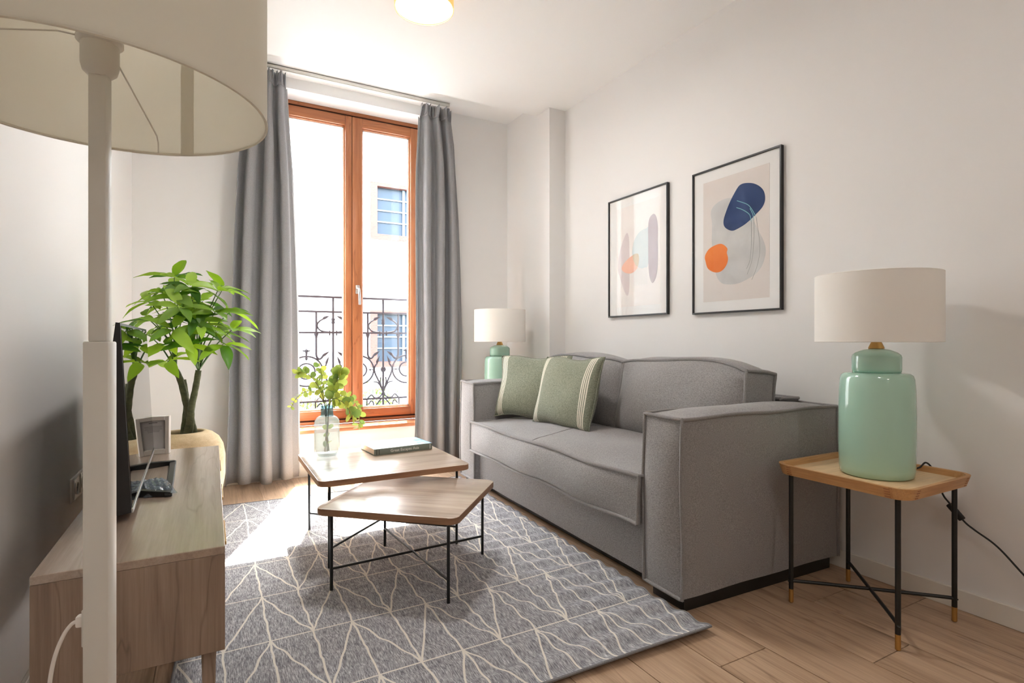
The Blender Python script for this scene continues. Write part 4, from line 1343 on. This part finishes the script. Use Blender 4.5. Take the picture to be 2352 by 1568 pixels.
# leaf blade with midrib fold and droop
def pachira_leaf():
    V, F = [], []
    n = 9
    for i in range(n):
        t = i / (n - 1)
        w = .175 * (math.sin(PI * min(1, t ** .8)) ** .75) * (1 if t < .97 else .2) * (1.0 - .15 * t) + .004
        z = .10 * t - .30 * t * t
        fold = .05 * w / .17
        ruf = .012 * math.sin(t * 13)
        V += [(-w, t, z + fold + ruf), (-w * .5, t, z + fold * .6), (0, t, z), (w * .5, t, z + fold * .6), (w, t, z + fold - ruf)]
    for i in range(n - 1):
        for k in range(4):
            a = i * 5 + k
            F.append((a, a + 1, a + 6, a + 5))
    return V, F
leaf_me = leaf_mesh('leaf', *pachira_leaf(), M['leaf'])
rnd = random.Random(5)
for hi_, h in enumerate(hubs):
    hp_ = Vector((h[0] - PX, h[1] - PY, h[2]))
    base = min(tops, key=lambda q: (q - hp_).length + (0.08 if q.z > hp_.z else 0))
    if hp_.z > 1.1: mid_ = Vector((base.x * .75 + hp_.x * .25, base.y * .75 + hp_.y * .25, lerp(base.z, hp_.z, .55)))
    else: mid_ = base.lerp(hp_, .5) + Vector((0, 0, .02))
    tube('petiole', spline([base, mid_, hp_], 5), [.0048 - .0028 * k / 10 for k in range(11)], M['stem'], tree, 6)
    out = (hp_ - Vector((0, 0, hp_.z))); out.z = 0
    out = out.normalized() if out.length > .02 else Vector((rnd.uniform(-1, 1), rnd.uniform(-1, 1), 0)).normalized()
    n = rnd.choice((5, 6, 6, 7))
    a0 = rnd.uniform(0, 6.3)
    tilt = Vector((out.x * .45, out.y * .45 - .15, 1)).normalized()
    q = tilt.to_track_quat('Z', 'Y').to_matrix()
    for k in range(n):
        a = a0 + 2 * PI * k / n + rnd.uniform(-.15, .15)
        el = rnd.uniform(-.25, .55)
        y = q @ Vector((math.cos(a) * math.cos(el), math.sin(a) * math.cos(el), math.sin(el)))
        z = (q @ Vector((0, 0, 1)))
        x = y.cross(z).normalized(); z = x.cross(y)
        s = rnd.uniform(.12, .175)
        if hp_.x + PX + y.x * s < XL + .015: s = max(.05, (XL + .015 - hp_.x - PX) / y.x)
        o = bpy.data.objects.new('leaf', leaf_me)
        link(o, tree)
        o.matrix_local = Matrix.Translation(hp_ + y * .008) @ Matrix((x, y, z)).transposed().to_4x4() @ Matrix.Rotation(rnd.uniform(-.3, .3), 4, 'Y') @ Matrix.Diagonal((s * rnd.uniform(.9, 1.15), s, s, 1))

# ------------------------------------------------------------------ floor lamp
FLX, FLY = -.149, 1.026
fl = thing('floor_lamp', 'white floor lamp with large drum shade seen from below', 'floor lamp', (FLX, FLY, 0))
lathe('base_plate', [(0, 0), (.128, 0), (.13, .004), (.13, .014), (.126, .02), (0, .02)], M['white_metal'], fl, 48)
rz = Matrix.Rotation(R(-12), 3, 'Z')
box('lower_pole', (-.0165, -.0165, .02), (.0165, .0165, 1.0), M['white_metal'], fl, .0025, 2, rot=rz)
box('upper_pole', (-.0115, -.0115, 1.0), (.0115, .0115, 1.402), M['white_metal'], fl, .002, 2, rot=rz)
lathe('lamp_holder', [(0, 1.400), (.014, 1.400), (.022, 1.408), (.0245, 1.418), (.0245, 1.448), (.027, 1.449), (.03, 1.452), (.03, 1.457), (.022, 1.458), (.022, 1.49), (0, 1.49)], M['white_metal'], fl, 32)
SR, SZ0, SZ1 = .2315, 1.36, 1.69
s = lathe('lamp_shade', [(SR, SZ0), (SR, SZ1), (SR - .0025, SZ1), (SR - .0025, SZ0)], M['floor_shade'], fl, 96, closed=True)
for z in (SZ0 + .0015, SZ1 - .0015):
    tube('shade_trim', [((SR - .001) * math.cos(2 * PI * k / 96), (SR - .001) * math.sin(2 * PI * k / 96), z) for k in range(96)], .0026, M['floor_shade'], s, 6, True)
box('shade_seam', (-.012, SR - .0042, SZ0), (.012, SR - .003, SZ1), M['floor_shade'], s).data.transform(Matrix.Rotation(R(-28), 4, 'Z'))
for a in (R(75), R(195), R(-45)):
    c_, s_ = math.cos(a), math.sin(a)
    tube('spider_wire', [(.028 * c_, .028 * s_, 1.454), (.05 * c_, .05 * s_, 1.452), ((SR - .012) * c_, (SR - .012) * s_, 1.392), ((SR - .006) * c_, (SR - .006) * s_, 1.38), ((SR - .005) * c_, (SR - .005) * s_, 1.362)], .0013, M['white_metal'], s, 6)
bx = box('cord_entry', (-.0195, -.012, .545), (-.016, .012, .60), M['white_metal'], fl, .001, 1, rot=rz)
box('cord_plug', (-.030, -.007, .572), (-.018, .007, .589), M['white_cord'], bx, .003, 2, rot=rz)
tube('cord', spline([(-.028, .006, .580), (-.036, .008, .576), (-.046, .009, .56), (-.056, .010, .53), (-.062, .011, .49), (-.066, .012, .42), (-.07, .02, .2), (-.09, .04, .03), (-.16, .12, .006), (-.27, .2, .006)], 6), .0028, M['white_cord'], fl, 8)

# ------------------------------------------------------------------ framed prints
def framed(label, y0, y1, z0, z1, bg, shapes, lines):
    W, H = y0 - y1, z1 - z0
    root = thing('framed_print', label, 'picture', (XR, (y0 + y1) / 2, z0), group='framed abstract prints')
    X0 = -.022
    def Pp(u, v, x): return (x, W / 2 - u * W, v * H)
    t = .0095
    def bar(lo, hi): box('frame_bar', lo, hi, M['frame'], root, .0012, 1)
    bar((X0, -W / 2, 0), (-.001, W / 2, t)); bar((X0, -W / 2, H - t), (-.001, W / 2, H))
    bar((X0, -W / 2, t), (-.001, -W / 2 + t, H - t)); bar((X0, W / 2 - t, t), (-.001, W / 2, H - t))
    b = box('mount', (-.012, -W / 2 + t, t), (-.004, W / 2 - t, H - t), M['mat_board'], root)
    u0, u1, v0, v1 = bg[:4]
    pr = box('print', (-.0128, W / 2 - u1 * W, v0 * H), (-.012, W / 2 - u0 * W, v1 * H), bg[4], root)
    x = -.0128
    for nm, poly, m in shapes:
        x -= .0003
        P = spline([Pp(u, v, x) for u, v in poly], 4, True)
        n = len(P)
        V = P + [p + Vector((.0003, 0, 0)) for p in P]
        F = [tuple(range(n)), tuple(range(2 * n - 1, n - 1, -1))] + [(i, (i + 1) % n, n + (i + 1) % n, n + i) for i in range(n)]
        mobj(nm, V, F, m, pr, smooth=False)
    for pts, m, w in lines:
        x -= .00005
        P = spline([Pp(u, v, x) for u, v in pts], 6)
        V, F = [], []
        for i, p in enumerate(P):
            d = (P[min(i + 1, len(P) - 1)] - P[max(i - 1, 0)]).normalized()
            nrm = Vector((0, -d.z, d.y)) * w
            V += [p + nrm, p - nrm]
        F = [(2 * i, 2 * i + 1, 2 * i + 3, 2 * i + 2) for i in range(len(P) - 1)]
        mobj('drawn_line', V, F, m, pr, smooth=False)
    box('glazing', (-.0162, -W / 2 + t, t), (-.0157, W / 2 - t, H - t), M['pic_glass'], root)
    return root
def wash(name, c1, c2, sc_=9.0):
    m = mat(name, c1, .85, spec=.1)
    v = coords(m)
    n = N(m, 'ShaderNodeTexNoise', Scale=sc_, Detail=5.0, Distortion=.5); L(m, v, n.inputs['Vector'])
    r = ramp(m, [(.3, c1), (.7, c2)]); L(m, n.outputs[0], r.inputs[0]); L(m, r.outputs[0], bsdf(m).inputs['Base Color'])
    return m
bg2 = wash('blush_paper', C(223, 215, 210), C(226, 220, 216)); bg1 = wash('pale_paper', C(236, 231, 228), C(240, 236, 233))
navy = wash('navy_wash', C(44, 62, 104), C(74, 92, 132)); grey = wash('grey_wash', C(196, 196, 196), C(212, 212, 211)); orange = wash('orange_wash', C(230, 122, 62), C(240, 142, 80))
cyan = mat('cyan_line', C(130, 190, 198), .8); thin = mat('grey_line', C(146, 152, 150), .8)
framed('black-framed print of navy, grey and orange blobs', 2.26, 1.696, 1.155, 1.962, (.134, .876, .082, .915, bg2),
       [('grey_shape', [(.461, .763), (.343, .762), (.256, .734), (.227, .697), (.239, .638), (.242, .572), (.239, .506), (.249, .406), (.271, .322), (.293, .263), (.336, .216), (.399, .193), (.522, .187), (.627, .204), (.729, .235), (.796, .278), (.833, .342), (.836, .394), (.809, .449), (.766, .507), (.716, .574), (.678, .64), (.562, .719)], grey),
        ('navy_shape', [(.569, .831), (.666, .827), (.753, .799), (.815, .754), (.833, .699), (.809, .654), (.741, .616), (.64, .572), (.549, .549), (.482, .542), (.42, .562), (.385, .59), (.382, .627), (.406, .672), (.448, .729), (.502, .784)], navy),
        ('orange_shape', [(.357, .469), (.424, .433), (.42, .402), (.434, .364), (.42, .326), (.378, .293), (.321, .279), (.256, .287), (.19, .317), (.164, .365), (.155, .403), (.197, .445), (.271, .466)], orange)],
       [([(.741, .60), (.766, .492), (.781, .392), (.753, .289), (.697, .203)], thin, .0011), ([(.691, .575), (.691, .44), (.678, .334), (.64, .277)], thin, .0011), ([(.715, .59), (.719, .543), (.716, .437), (.697, .325), (.647, .241)], thin, .0011),
        ([(.535, .733), (.647, .692), (.697, .652), (.735, .605)], cyan, .0017), ([(.529, .689), (.601, .663), (.672, .622), (.690, .575)], cyan, .0017), ([(.676, .662), (.706, .621), (.716, .585)], cyan, .0017)])
mauve = wash('mauve_wash', C(182, 170, 176), C(192, 182, 187)); rose = wash('rose_wash', C(216, 206, 207), C(222, 213, 213)); sky = wash('sky_wash', C(206, 217, 219), C(214, 222, 223)); peach = wash('peach_wash', C(240, 186, 164), C(242, 198, 178)); olive = wash('olive_wash', C(206, 190, 164), C(212, 198, 174))
pale = mat('pale_line', C(222, 222, 220), .8)
framed('black-framed print of pale mauve, blue and peach shapes', 3.023, 2.456, 1.167, 1.974, (.144, .879, .083, .914, bg1),
       [('rose_shape', [(.331, .696), (.369, .65), (.377, .55), (.382, .412), (.373, .225), (.339, .173), (.282, .221), (.206, .336), (.173, .409), (.195, .529), (.26, .633)], rose),
        ('blue_shape', [(.66, .692), (.695, .678), (.695, .414), (.631, .383), (.552, .386), (.471, .434), (.43, .506), (.436, .574), (.481, .637), (.562, .68)], sky),
        ('peach_shape', [(.521, .505), (.542, .466), (.532, .419), (.491, .374), (.398, .354), (.293, .37), (.238, .404), (.271, .441), (.356, .478), (.44, .5)], peach),
        ('olive_shape', [(.521, .505), (.542, .466), (.532, .419), (.501, .402), (.45, .455), (.436, .5)], olive),
        ('mauve_shape', [(.784, .79), (.826, .754), (.845, .677), (.845, .557), (.841, .392), (.821, .301), (.765, .251), (.718, .299), (.698, .404), (.695, .574), (.695, .706), (.721, .769)], mauve)],
       [([(.46 + .021 * k, .385 - .004 * (k % 3)), (.46 + .021 * k, .245 + .006 * (k % 2))], pale, .0012) for k in range(11)])
